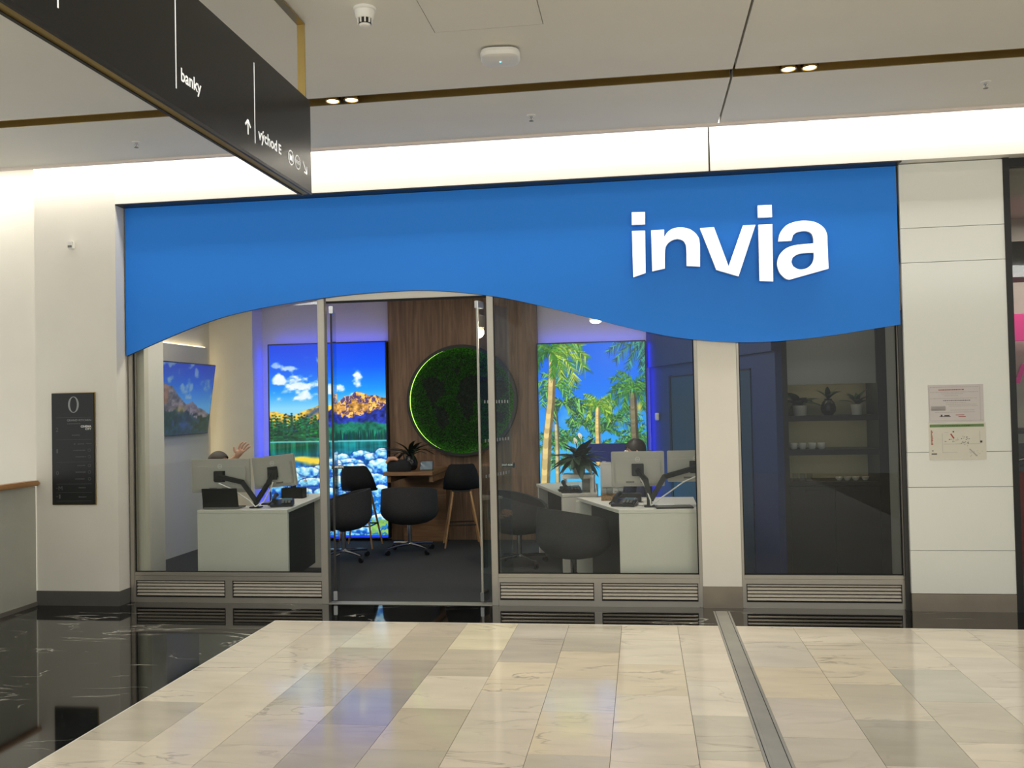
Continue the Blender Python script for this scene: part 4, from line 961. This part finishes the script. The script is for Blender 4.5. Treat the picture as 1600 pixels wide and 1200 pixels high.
def arms(label,base,heads):
    t = thing('twin_monitor_stand',label,'monitor stand',(*base,0.74))
    bx,by = base
    MB().box(bx-.045,bx+.045,by-.045,by+.045,.74,.752).build('clamp','plastic_black',t,bevel=.003)
    MB().tube([(bx,by,.752),(bx,by,.80)],.022,14).build('post','plastic_black',t,smooth=40)
    for h_ in heads:
        pts=[Vector(p) for p in h_]
        for i in range(len(pts)-1):
            a,b=pts[i],pts[i+1]; dv=(b-a); M = Matrix.Translation((a+b)/2) @ dv.to_track_quat('X','Z').to_matrix().to_4x4()
            MB().obox(M,dv.length+.03,.034,.042).build('arm_segment','plastic_black',t,bevel=.008)
        e=pts[-1]; MB().box(e.x-.045,e.x+.045,e.y,e.y+.012,e.z-.045,e.z+.045).build('head_plate','plastic_black',t,bevel=.003)
        ca=[p+Vector((0.02,-.03,-.03-.01*(k%2))) for k,p in enumerate(pts[::-1])]
        ca = [ca[0]+Vector((0,0,-.03))]+[ (ca[i]+ca[i+1])/2+Vector((0,0,-.045)) for i in range(len(ca)-1)]+[Vector((bx+.01,by-.04,.755))]
        MB().tube(ca,.006,8).build('cable','cable_white',t,smooth=60)
    return t
arms('black twin monitor arm with white cables clamped to the left desk',(-3.385,0.44),[[(-3.385,.44,.80),(-3.50,.42,.97),(-3.735,.44,1.02)],[(-3.375,.44,.80),(-3.265,.42,.95),(-3.235,.445,1.03)]])
arms('black twin monitor arm with white cables clamped to the right desk',(0.045,0.36),[[(0.045,.36,.80),(0.02,.36,.96),(-0.045,.44,1.03)],[(0.06,.36,.80),(0.17,.36,.985),(0.43,.44,1.05)]])

# desk items
def laptop(label,c,rz,w=.34,dp=.24):
    t = thing('laptop',label,'laptop',(c[0],c[1],.7405),rz)
    MB().box(-w/2,w/2,-dp/2,dp/2,0,.014).build('base','plastic_grey',t,bevel=.003,world=False)
    m = MB(); M = Matrix.Translation((0,-dp/2,.016)) @ Matrix.Rotation(math.radians(12),4,'X') @ Matrix.Translation((0,0,dp/2))
    m.obox(M,w,.010,dp).build('lid','plastic_black',t,bevel=.003,world=False)
    MB().box(-w/2+.02,w/2-.02,-.06,.03,.014,.016).build('keyboard','plastic_black',t,world=False)
laptop('open black laptop on left desk below the left monitor',(-3.68,.45),.05,.32,.17)
def keyboard(label,c,rz,w=.40,dp=.13):
    t = thing('keyboard',label,'keyboard',(c[0],c[1],.7405),rz)
    MB().box(-w/2,w/2,-dp/2,dp/2,0,.012).build('base','plastic_black',t,bevel=.003,world=False)
    for r in range(4): MB().box(-w/2+.01,w/2-.01,-dp/2+.01+r*.029,-dp/2+.034+r*.029,.012,.017).build('key_row','plastic_grey',t,bevel=.001,world=False)
keyboard('flat dark keyboard on left desk beside the monitor arm',(-3.36,.84),1.5,.36,.13)
keyboard('flat dark keyboard at front right of the right desk',(0.24,.27),.10,.30,.12)
def phone(label,c,rz):
    t = thing('desk_phone',label,'phone',(c[0],c[1],.7405),rz,group='black desk telephones')
    m = MB().prism([(-.09,0),(.09,0),(.09,.055),(-.09,.02)],lambda a,b,d:(d,a,b),-.10,.10); m.build('body','plastic_black',t,bevel=.006,world=False)
    MB().box(.0,.085,.0,.065,.045,.062).build('display','tablet_screen',t,world=False)
    MB().tube([(-.06,-.09,.055),(-.065,-.04,.072),(-.065,.04,.088),(-.06,.09,.09)],[.024,.018,.018,.024],12).build('handset','plastic_black',t,smooth=50,world=False)
    for r in range(3):
        for q_ in range(3): MB().box(.0+q_*.028,.02+q_*.028,-.07+r*.022,-.055+r*.022,.034+r*.004,.042+r*.005).build('key','plastic_grey',t,world=False)
    k=[(-.08,-.09,.05)]+[(-.11+.012*math.sin(i*1.9),-.09+i*.02,.02+.006*math.cos(i*1.9)) for i in range(9)]; MB().tube(k,.005,6).build('cord','plastic_black',t,smooth=50,world=False)
phone('black desk telephone on left desk right of the monitor arm',(-3.20,.58),.3); phone('black desk telephone on right desk left of the monitor arm',(-0.16,.45),-.2); phone('black desk telephone under the white plant stand',(-0.70,1.64),.2)
t = thing('paper_stack','small white paper stack beside phone on right desk','paper',(0.17,.42,.7405)); MB().box(.10,.26,.36,.47,.7405,.752).build('sheets','desk_white',t); MB().box(.11,.25,.365,.465,.752,.753).build('top_sheet','print_white',t)
# pen box, sanitiser
t = thing('pen_box','black desk organiser box on left desk beside mountain picture','organiser',(-3.37,1.28,.7405))
MB().box(-3.47,-3.26,1.22,1.225,.7405,.84).box(-3.47,-3.26,1.335,1.34,.7405,.84).box(-3.47,-3.465,1.22,1.34,.7405,.84).box(-3.265,-3.26,1.22,1.34,.7405,.84).box(-3.47,-3.26,1.22,1.34,.7405,.745).build('box','plastic_black',t)
MB().box(-3.37,-3.365,1.22,1.34,.745,.86).build('divider','plastic_black',t)
for x,y,l_ in ((-3.43,1.26,.04),(-3.41,1.30,.03),(-3.40,1.27,.05)): MB().tube([(x,y,.75),(x+.01,y,.85+l_)],.004,8).build('pen','divider_blue',t)
t = thing('sanitiser_bottle','pale pump bottle standing in front of mountain picture on left desk','bottle',(-3.30,1.42,.7405))
MB().lathe([(.028,0),(.03,.01),(.03,.11),(.012,.13),(.012,.145)],(0,0,0),20).build('bottle','glassware',t,smooth=40,world=False); MB().lathe([(.014,.145),(.014,.16),(.005,.162),(.005,.185)],(0,0,0),14).build('pump','plastic_white',t,smooth=40,world=False); MB().box(-.035,.006,-.006,.006,.182,.192).build('nozzle','plastic_white',t,world=False)
# basket with glasses
t = thing('wicker_tray','brown wicker tray on the right desk behind the phone','tray',(-0.22,.93,.7405))
MB().box(-.15,.15,-.10,.10,0,.008).build('base','wicker',t,world=False)
MB().box(-.15,.15,-.10,-.09,.008,.045).box(-.15,.15,.09,.10,.008,.045).box(-.15,-.14,-.09,.09,.008,.045).box(.14,.15,-.09,.09,.008,.045).build('rim','wicker',t,bevel=.003,world=False)
def tumbler(label,loc,group,r=.03,h=.095,m='glassware'):
    t = thing('drinking_glass',label,'glass',loc,group=group)
    MB().lathe([(r*.85,0),(r,h),(r-.003,h),(r*.85-.003,.008)],(0,0,0),20).build('bowl',m,t,smooth=40,world=False); MB().lathe([(r*.85,.0005),(r*.86,.007)],(0,0,0),20).build('base',m,t,smooth=40,world=False)
tumbler('clear drinking glass on the right desk, left of two',(-0.30,.90,.75),'drinking glasses on the right desk'); tumbler('clear drinking glass on the right desk, right of two',(-0.20,.93,.75),'drinking glasses on the right desk')
t = thing('tissue_box','dark grey box on right desk behind the phone','box',(-0.12,.74,.7405)); MB().box(-.10,.10,-.055,.055,0,.075).build('box','cabinet_dark',t,bevel=.008,world=False); MB().box(-.04,.04,-.012,.012,.075,.077).build('slot','plastic_black',t,world=False)

# plant stand and cabinet
t = thing('plant_stand','white low bench stand carrying a potted plant on the back desk','stand',(-0.61,1.68,.74))
MB().box(-.775,-.47,1.55,1.82,.878,.915).build('top','desk_white',t,bevel=.002); MB().box(-.507,-.472,1.56,1.81,.7405,.878).build('leg_panel','desk_white',t); MB().box(-.772,-.75,1.70,1.81,.7405,.878).build('leg_panel','desk_white',t); MB().box(-.60,-.508,1.79,1.81,.7405,.877).build('back_panel','monitor_grey',t)
t = thing('drawer_cabinet','white drawer cabinet behind the right desk beside the plant','cabinet',(-0.20,2.22,0))
MB().box(-.43,-.03,2.06,2.45,0,.985).build('body','desk_white',t,bevel=.003)
for i in range(4):
    dr = MB().box(-.415,-.045,2.047,2.060,.05+i*.232,.27+i*.232).build('drawer','plastic_white',t,bevel=.003); MB().box(-.29,-.17,2.038,2.048,.235+i*.232,.248+i*.232).build('handle','monitor_grey',dr)
t = thing('blue_divider','dark blue screen panel on the cabinet in front of palm picture','divider',(-.24,2.35,.985))
MB().box(-.57,-.03,2.33,2.36,.987,1.175).build('fabric_panel','divider_blue',t,bevel=.004); MB().box(-.42,-.38,2.31,2.38,.985,.992).build('foot','plastic_white',t); MB().box(-.15,-.11,2.31,2.38,.985,.992).build('foot','plastic_white',t)

# ---- plants
def leaf_mesh(name,L_,w,curl,m,n=7):
    v=[];f=[]
    for i in range(n+1):
        t_=i/n; x=L_*t_; z=-curl*L_*t_*t_; ww=w*math.sin(PI*min(1,t_*.94+.06))**.8*(1 if t_<.98 else .1)
        v += [(x,-ww,z+.18*ww),(x,0,z),(x,ww,z+.18*ww)]
    for i in range(n):
        for k in (0,1): f.append((i*3+k,(i+1)*3+k,(i+1)*3+k+1,i*3+k+1))
    me=bpy.data.meshes.new(name); me.from_pydata(v,[],f); me.shade_smooth(); me.materials.append(MATS[m]); return me
def add_leaves(t,me,n,z,el_rng,sc_rng,seed,rad=.01,az=None):
    r=random.Random(seed)
    for k in range(n):
        o=bpy.data.objects.new('leaf',me); C.objects.link(o); o.parent=t
        a=(2*PI*k/n+r.uniform(-.25,.25)) if az is None else r.uniform(*az)
        o.location=(rad*math.cos(a),rad*math.sin(a),z+r.uniform(0,.03)); o.rotation_euler=Euler((r.uniform(-.4,.4),-r.uniform(*el_rng),a),'XYZ'); s_=r.uniform(*sc_rng); o.scale=(s_,s_,s_)
t = thing('potted_peace_lily','leafy peace lily in a pale grey pot on the white stand','plant',(-.615,1.68,.9155))
MB().lathe([(.050,0),(.052,.004),(.066,.125),(.060,.125),(.056,.10)],(0,0,0),28).build('pot','pot_grey',t,smooth=40,world=False); MB().lathe([(.054,.10),(.054,.108)],(0,0,0),20).build('soil','soil',t,world=False)
lm = leaf_mesh('lily_leaf',.21,.040,.95,'leaf_dark'); add_leaves(t,lm,54,.12,(.0,1.3),(.6,1.1),3,.02); add_leaves(t,lm,8,.12,(1.2,1.5),(.8,1.2),4,.01)
for a,b,h_ in ((.02,-.03,.36),(-.03,.01,.31)):
    MB().tube([(0,0,.10),(a*.6,b*.6,h_*.7),(a,b,h_)],.003,6).build('flower_stem','leaf_dark',t,world=False)
    o=bpy.data.objects.new('flower',leaf_mesh('lily_flower',.07,.022,.2,'flower_white')); C.objects.link(o); o.parent=t; o.location=(a,b,h_-.02); o.rotation_euler=(0,-1.2,2.0)
t = thing('bar_palm_plant','dark arching palm plant in a black vase on the wooden counter','plant',(-2.62,2.93,.8805))
MB().lathe([(.05,0),(.075,.03),(.08,.09),(.055,.15),(.045,.165)],(0,0,0),24).build('vase','vase_dark',t,smooth=50,world=False)
add_leaves(t,leaf_mesh('palm_leaf',.36,.026,1.1,'leaf_palm',9),30,.15,(.6,1.4),(.6,1.0),8,.015)

# ---- bar counter
t = thing('bar_counter','wooden counter slab against the wood wall','counter',(-2.55,3.0,0))
MB().box(-2.86,-2.30,2.62,3.52,.84,.88).build('slab','wood_counter',t,bevel=.003); MB().box(-2.84,-2.32,3.40,3.44,0,.84).build('leg_panel','wood_counter',t); MB().box(-2.84,-2.80,2.72,3.40,.76,.84).build('rail','wood_counter',t); MB().box(-2.36,-2.32,2.72,3.40,.76,.84).build('rail','wood_counter',t)
t = thing('tablet','dark tablet on a small stand on the wooden counter','tablet',(-2.42,2.86,.8805))
M=Matrix.Translation((-2.42,2.86,.935)) @ Matrix.Rotation(-.35,4,'X'); MB().obox(M,.15,.010,.11).build('body','plastic_black',t,bevel=.003); MB().obox(M@Matrix.Translation((0,-.0055,0)),.135,.001,.095).build('screen','tablet_screen',t); MB().box(-2.45,-2.39,2.86,2.92,.8805,.888).build('stand','plastic_black',t)
t = thing('handbag','black handbag with pale scarf on the wooden counter behind the tub chair','bag',(-2.70,2.72,.8805))
mb=MB(); prof=[(.0,.0,0),(.13,.06,.0),(.145,.075,.04),(.12,.06,.10),(.07,.035,.135)]
n=20
for a,b,z in prof[1:]: mb.v += [(a*math.cos(2*PI*k/n),b*math.sin(2*PI*k/n),z) for k in range(n)]
mb.f += [(i*n+k,i*n+(k+1)%n,(i+1)*n+(k+1)%n,(i+1)*n+k) for i in range(3) for k in range(n)]+[tuple(range(n)),tuple(range(3*n,4*n))]; mb.build('bag_body','fabric_black',t,smooth=60,world=False)
MB().tube([(-.06,0,.13),(-.05,0,.19),(0,0,.215),(.05,0,.19),(.06,0,.13)],.008,8).build('handle','fabric_black',t,smooth=60,world=False)
MB().tube([(-.14,-.02,.10),(-.10,-.04,.145),(-.04,-.04,.15),(.0,-.05,.13)],[.016,.026,.024,.012],10).build('scarf','skin',t,smooth=60,world=False)

# ---- chairs
def tub_chair(label,loc,rz):
    t = thing('tub_chair',label,'chair',(*loc,0),rz,group='charcoal swivel tub chairs')
    nA,nT=40,10; out=[];inn=[]
    for i in range(nA):
        a=2*PI*i/nA; back=.5+.5*math.cos(a)          # back at local +X
        rim=.56+.185*back**.6; 
        for k in range(nT+1):
            q_=k/nT; r=.12+.20*math.sin(min(1,q_*1.9)*PI/2)**.8-.02*q_*q_; z=.315+(rim-.315)*(q_**1.35)
            sx=1.0; out.append((r*math.cos(a)*.97,r*math.sin(a)*1.02,z)); r2=max(.02,r-.032); inn.append((r2*math.cos(a)*.97,r2*math.sin(a)*1.02,z+(.03 if k<nT else -.004)))
    m=MB(); K=nT+1; m.v=out+inn; O=nA*K
    for i in range(nA):
        j=(i+1)%nA
        for k in range(nT): m.f.append((i*K+k,j*K+k,j*K+k+1,i*K+k+1)); m.f.append((O+i*K+k,O+i*K+k+1,O+j*K+k+1,O+j*K+k))
        m.f.append((i*K+nT,j*K+nT,O+j*K+nT,O+i*K+nT))
    m.f.append(tuple(i*K for i in range(nA))); m.f.append(tuple(O+i*K for i in range(nA))[::-1])
    m.build('shell','fabric_charcoal',t,smooth=60,world=False)
    MB().lathe([(.20,.425),(.235,.44),(.24,.47),(.21,.49),(.001,.495)],(-.02,0,0),28).build('seat_cushion','fabric_charcoal',t,smooth=60,world=False)
    MB().lathe([(.10,.325),(.045,.315),(.026,.30),(.024,.10),(.04,.09)],(0,0,0),20).build('column','chrome',t,smooth=40,world=False)
    for k in range(4):
        a=PI/4+k*PI/2; e=(.30*math.cos(a),.30*math.sin(a))
        MB().tube([(0,0,.10),(e[0]*.6,e[1]*.6,.09),(e[0],e[1],.075)],[.020,.016,.013],8).build('base_leg','chrome',t,smooth=40,world=False)
        MB().tube([(e[0]-.012*math.sin(a),e[1]+.012*math.cos(a),.028),(e[0]+.012*math.sin(a),e[1]-.012*math.cos(a),.028)],.028,14).build('castor','plastic_black',t,smooth=40,world=False)
        MB().tube([(e[0],e[1],.05),(e[0],e[1],.08)],.008,8).build('castor_stem','chrome',t,world=False)
    return t
tc0 = tub_chair('charcoal tub chair on castors between the doors, side to the mountain picture',(-3.15,2.10),0.15)
dup(tc0,(-2.56,2.60,0),-PI/2+.1,'charcoal tub chair in the doorway with its rounded back to the viewer')
dup(tc0,(-0.595,0.43,0),PI+.75,'charcoal tub chair close behind the middle window beside the right desk')
dup(tc0,(-1.24,1.83,0),PI-.1,'charcoal tub chair further back beside the palm picture desk')
def swivel_stool(label,loc):
    t = thing('swivel_stool',label,'stool',(*loc,0),group='round swivel stools under the staff')
    MB().lathe([(.15,.335),(.18,.345),(.185,.375),(.16,.395),(.001,.40)],(0,0,0),24).build('seat','fabric_black',t,smooth=50,world=False)
    MB().lathe([(.06,.335),(.025,.32),(.022,.08),(.05,.07)],(0,0,0),16).build('column','chrome',t,smooth=40,world=False)
    for k in range(5):
        a=2*PI*k/5; MB().tube([(0,0,.08),(.21*math.cos(a),.21*math.sin(a),.05)],[.018,.012],8).build('base_leg','plastic_black',t,smooth=40,world=False); MB().lathe([(.012,0),(.022,.012),(.022,.036),(.012,.048)],(.21*math.cos(a),.21*math.sin(a),0),12).build('castor','plastic_black',t,smooth=40,world=False)
swivel_stool('black round swivel stool under the waving person at left desk',(-3.93,.87)); swivel_stool('black round swivel stool under the dark-haired person at right desk',(-0.055,1.62))
def bar_stool(label,loc,rz):
    t = thing('bar_stool',label,'stool',(*loc,0),rz,group='black bar stools with slim wooden legs')
    nA,nT=36,8; out=[];inn=[]
    for i in range(nA):
        a=2*PI*i/nA; back=max(0,math.cos(a)); rim=.665+.28*min(1,back*1.5)**1.2
        for k in range(nT+1):
            q_=k/nT; r=.08+.125*math.sin(min(1,q_*1.6)*PI/2); z=.635+(rim-.635)*q_**1.4; lean=.04*max(0,z-.68)/.26
            out.append((r*math.cos(a)+lean,r*math.sin(a)*1.02*(1-.14*max(0,(z-.80)/.15)**2),z)); r2=max(.02,r-.022); inn.append((r2*math.cos(a)+lean,r2*math.sin(a)*1.02*(1-.14*max(0,(z-.80)/.15)**2),z+(.02 if k<nT else -.003)))
    m=MB(); K=nT+1; m.v=out+inn; O=nA*K
    for i in range(nA):
        j=(i+1)%nA
        for k in range(nT): m.f.append((i*K+k,j*K+k,j*K+k+1,i*K+k+1)); m.f.append((O+i*K+k,O+i*K+k+1,O+j*K+k+1,O+j*K+k))
        m.f.append((i*K+nT,j*K+nT,O+j*K+nT,O+i*K+nT))
    m.f.append(tuple(i*K for i in range(nA))); m.f.append(tuple(O+i*K for i in range(nA))[::-1])
    m.build('shell','fabric_black',t,smooth=60,world=False)
    MB().box(-.10,.10,-.10,.10,.615,.637).build('seat_plate','plastic_black',t,world=False)
    cs=[]
    for sx in (-1,1):
        for sy in (-1,1):
            MB().tube([(.10*sx,.10*sy,.622),(.205*sx,.205*sy,0.0)],[.015,.010],10).build('leg','wood_oak',t,smooth=50,world=False)
    q_=.205-.105*.25/.62; MB().tube([(q_,q_,.25),(-q_,q_,.25),(-q_,-q_,.25),(q_,-q_,.25),(q_,q_,.25)],.008,8).build('footrest','plastic_black',t,smooth=40,world=False)
    return t
bs0 = bar_stool('black bar stool in front of the mountain lake picture',(-3.26,3.02),-PI/2)
dup(bs0,(-2.08,3.12,0),-PI/2+.25,'black bar stool below the moss globe')

# ---- shelf cabinet in third bay
sc_ = thing('shelf_cabinet','dark kitchenette shelf unit behind the right window','cabinet',(1.6,1.2,0))
MB().box(1.19,1.262,0.98,1.45,0,3.0).build('side_panel','cabinet_dark',sc_); MB().box(2.01,2.40,0.98,1.45,0,3.0).build('side_panel','cabinet_dark',sc_)
MB().box(1.262,2.01,1.40,1.45,0,3.0).build('back_panel','cabinet_back',sc_)
MB().box(1.262,2.01,1.02,1.06,1.722,2.6).build('upper_door','cabinet_panel',sc_,bevel=.002)
for a,b in ((1.402,1.448),(1.106,1.154)): MB().box(1.262,2.01,1.03,1.40,b-.02,b).box(1.262,2.01,1.0,1.03,a,b).build('shelf','cabinet_dark',sc_)
MB().box(1.262,2.01,0.98,1.40,.84,.875).build('worktop','cabinet_dark',sc_)
for z in (1.427,1.133,1.737): MB().box(1.30,1.97,1.065,1.08,z-.008,z).build('shelf_light','glow_shelf',sc_)
for a,b in ((1.264,1.634),(1.638,2.008)):
    dr=MB().box(a,b,0.985,1.0,.08,.835).build('base_door','cabinet_dark',sc_,bevel=.002); MB().box((a+b)/2-.06,(a+b)/2+.06,.972,.985,.79,.80).build('handle','dark_frame',dr)
MB().box(1.262,2.01,1.05,1.40,0,.08).build('plinth','desk_dark',sc_)
struct(B(2.4,2.75,0.12,3.6,0,3.0).build('wall_inner_right','cabinet_dark'),'dark right inner wall beside the shelf unit','wall')
struct(B(1.10,1.19,0.98,1.10,0,3.0).build('trim_1','cabinet_dark'),'dark post between blue wall and shelf unit','post')
def cup(label,loc,rz=0):
    t=thing('cup',label,'cup',loc,rz,group='white cups on the shelf')
    MB().lathe([(.020,0),(.030,.01),(.034,.055),(.031,.055),(.027,.012)],(0,0,0),20).build('bowl','ceramic',t,smooth=40,world=False)
    MB().tube([(.032,0,.045),(.05,0,.042),(.052,0,.022),(.030,0,.015)],.004,8).build('handle','ceramic',t,smooth=50,world=False)
for x,lab in ((1.32,'white cup on middle shelf, leftmost'),(1.395,'white cup on middle shelf, second from left'),(1.475,'white cup on middle shelf, third from left'),(1.555,'white cup on middle shelf, rightmost')): cup(lab,(x,1.10,1.1545),random.random())
for x,lab in ((1.33,'drinking glass on worktop, leftmost'),(1.39,'drinking glass on worktop, second from left'),(1.45,'drinking glass on worktop, third from left')): tumbler(lab,(x,1.12,.8755),'drinking glasses on the worktop',.026,.065,'ceramic' if x>2 else 'glassware')
for i,x in enumerate((1.70,1.77,1.84,1.92)):
    t=thing('bowl',('leftmost','second','third','rightmost')[i]+' small white bowl at right end of the worktop','bowl',(x,1.12,.8755),group='small bowls on the worktop')
    MB().lathe([(.018,0),(.030,.018),(.034,.032),(.031,.032),(.016,.006)],(0,0,0),18).build('bowl','ceramic',t,smooth=40,world=False); MB().lathe([(.030,.026),(.028,.030)],(0,0,0),16).build('filling','wicker',t,world=False)
t=thing('shelf_plant','broad-leaved plant in pale pot at left end of the top shelf','plant',(1.395,1.19,1.4485)); MB().lathe([(.055,0),(.062,.09),(.055,.09),(.05,.07)],(0,0,0),24).build('pot','pot_white',t,smooth=40,world=False); add_leaves(t,leaf_mesh('broad_leaf',.20,.045,.9,'leaf_dark'),14,.08,(.5,1.2),(.6,1.0),12,.02)
t=thing('round_vase','dark round vase with leaves on the top shelf','vase',(1.63,1.14,1.4485)); MB().lathe([(.035,0),(.06,.03),(.065,.07),(.05,.115),(.03,.135),(.034,.145)],(0,0,0),24).build('vase','vase_dark',t,smooth=50,world=False); add_leaves(t,leaf_mesh('vase_leaf',.17,.028,.7,'leaf_dark'),9,.13,(.8,1.4),(.6,.9),14,.01)
t=thing('small_shelf_plant','small bushy plant in white pot at right of the top shelf','plant',(1.87,1.14,1.4485)); MB().lathe([(.04,0),(.05,.09),(.045,.09),(.042,.07)],(0,0,0),24).build('pot','pot_white',t,smooth=40,world=False); add_leaves(t,leaf_mesh('small_leaf',.15,.026,.5,'leaf_dark'),14,.09,(.5,1.4),(.6,.95),15,.01)

# ================================================================== PEOPLE
def skinned(name,V,E,R_,parent,mats,pick,root=0,sub=2):
    me=bpy.data.meshes.new(name); me.from_pydata(V,E,[]); o=bpy.data.objects.new(name,me); C.objects.link(o)
    sk=o.modifiers.new('s','SKIN'); sk.use_smooth_shade=True
    for i,r in enumerate(R_):
        d_=me.skin_vertices[0].data[i]; d_.radius=r if isinstance(r,tuple) else (r,r); d_.use_root=(i==root)
    sb=o.modifiers.new('u','SUBSURF'); sb.levels=sub; sb.render_levels=sub
    dg=bpy.context.evaluated_depsgraph_get(); m2=bpy.data.meshes.new_from_object(o.evaluated_get(dg)); bpy.data.objects.remove(o); bpy.data.meshes.remove(me)
    m2.name=name; m2.materials.clear()
    for q_ in mats: m2.materials.append(MATS[q_])
    for p in m2.polygons: p.material_index=pick(p.center); p.use_smooth=True
    return link(name,m2,parent)
def person(label,loc,rz,shirt,hairm,arm_r,arm_l,long_hair,top=1.20):
    """seated figure facing local +X, origin on the floor below the pelvis"""
    t=thing('person',label,'person',(*loc,0),rz)
    dz=top-1.27
    V=[];E=[];R_=[]
    def add(p,r,pa=None):
        V.append((p[0],p[1],p[2]+(dz if p[2]>.3 else 0))); R_.append(r); i=len(V)-1
        if pa is not None: E.append((pa,i))
        return i
    pel=add((0,0,.52),(.13,.15)); wst=add((-.01,0,.66),(.10,.13),pel); ch=add((0,0,.82),(.11,.155),wst); up=add((0,0,.94),(.09,.13),ch); nk=add((.01,0,1.01),.05,up); n2=add((.02,0,1.06),.05,nk)
    hd=add((.035,0,1.12),(.082,.070),n2); h2=add((.03,0,1.19),(.090,.076),hd); h3=add((.02,0,1.24),(.065,.058),h2)
    ns=add((.125,0,1.14),.014,hd)
    for s_ in (-1,1):
        hp=add((.08,.09*s_,.50),.085,pel); kn=add((.42,.10*s_,.50),.06,hp); an=add((.44,.10*s_,.09),.04,kn); toe=add((.58,.10*s_,.045),.035,an)
        pts=arm_r if s_<0 else arm_l
        sh=add((0,.175*s_,.93),.06,up); el=add(pts[0],.045,sh); wr_=add(pts[1],.028,el)
        pd=Vector(pts[2])-Vector(pts[1]); ln=pd.length; pd.normalize(); side=Vector(pts[3]).normalized()
        pm=add(Vector(pts[1])+pd*.055,(.034,.022),wr_)
        for k,(o_,l_) in enumerate(((-.030,.060),(-.010,.072),(.011,.068),(.030,.052))):
            b0=Vector(pts[1])+pd*.095+side*o_; i0=add(b0,.0105,pm); i1=add(b0+pd*l_*.55+side*o_*.25,.009,i0); add(b0+pd*l_+side*o_*.35+Vector((.012,0,0)),.0075,i1)
        th=add(Vector(pts[1])+pd*.045-side*.045,.011,pm); add(Vector(pts[1])+pd*.085-side*.072,.009,th)
    wrists=[Vector((p[1][0],p[1][1],p[1][2]+dz)) for p in (arm_r,arm_l)]; elb=[Vector((p[0][0],p[0][1],p[0][2]+dz)) for p in (arm_r,arm_l)]
    def pick(c):
        if c.z>1.005+dz and abs(c.y)<.12: return 1
        for w_,e_ in zip(wrists,elb):
            ax=(w_-e_).normalized()
            if (c-w_).dot(ax)>-.075 and (c-w_).length<.25: return 1
        if c.z<.555+dz and c.x>.02: return 2
        if c.z<.5+dz: return 2
        return 0
    b=skinned('body',V,E,R_,t,[shirt,'skin','trousers'],pick)
    m=MB(); nA,nB=24,12
    for j in range(nB+1):
        ph=j/nB*(PI*.70 if long_hair else PI*.56)
        for i in range(nA):
            a=2*PI*i/nA; fr=max(0,math.cos(a)); ph2=ph*(1-.42*fr); r=1.0
            m.v.append((.015+.104*math.sin(ph2)*math.cos(a)*r,.090*math.sin(ph2)*math.sin(a),1.170+dz+.112*math.cos(ph2)))
    m.f=[(j*nA+i,j*nA+(i+1)%nA,(j+1)*nA+(i+1)%nA,(j+1)*nA+i) for j in range(nB) for i in range(nA)]
    m.build('hair',hairm,t,smooth=80,world=False)
    if long_hair: MB().tube([(-.07,0,1.14+dz),(-.10,0,1.05+dz),(-.105,0,.93+dz)],[.07,.06,.03],14).build('hair_length',hairm,t,smooth=80,world=False)
    for s_ in (-1,1):
        MB().lathe([(.001,-.010),(.008,-.007),(.011,0),(.008,.007),(.001,.010)],(.110,.030*s_,1.158+dz),10).build('eye','print_white',b,smooth=60,world=False)
        MB().lathe([(.001,-.02),(.010,-.012),(.013,0),(.011,.014),(.001,.024)],(.03,.084*s_,1.15+dz),10).build('ear','skin',b,smooth=60,world=False)
    MB().tube([(.108,-.022,1.098+dz),(.118,0,1.096+dz),(.108,.022,1.098+dz)],.006,8).build('mouth','neighbour_red',b,smooth=60,world=False)
    return t
rest_r=[(.06,-.24,.70),(.28,-.20,.70),(.40,-.19,.70),(0,1,0)]; rest_l=[(.06,.24,.70),(.28,.20,.70),(.40,.19,.70),(0,1,0)]
# waving person at the left desk: right forearm raised towards the room
person('person in dark grey shirt with raised hand behind the left desk monitors',(-3.955,.87),0.0,'shirt_grey','hair_brown',[(.10,-.21,1.10),(.27,-.17,1.225),(.34,-.15,1.33),(.8,0.35,-.45)],rest_l,False,1.215)
person('person with dark hair behind the right desk monitors facing left',(-0.05,1.60),PI+.3,'shirt_navy','hair_dark',rest_r,rest_l,True,1.245)
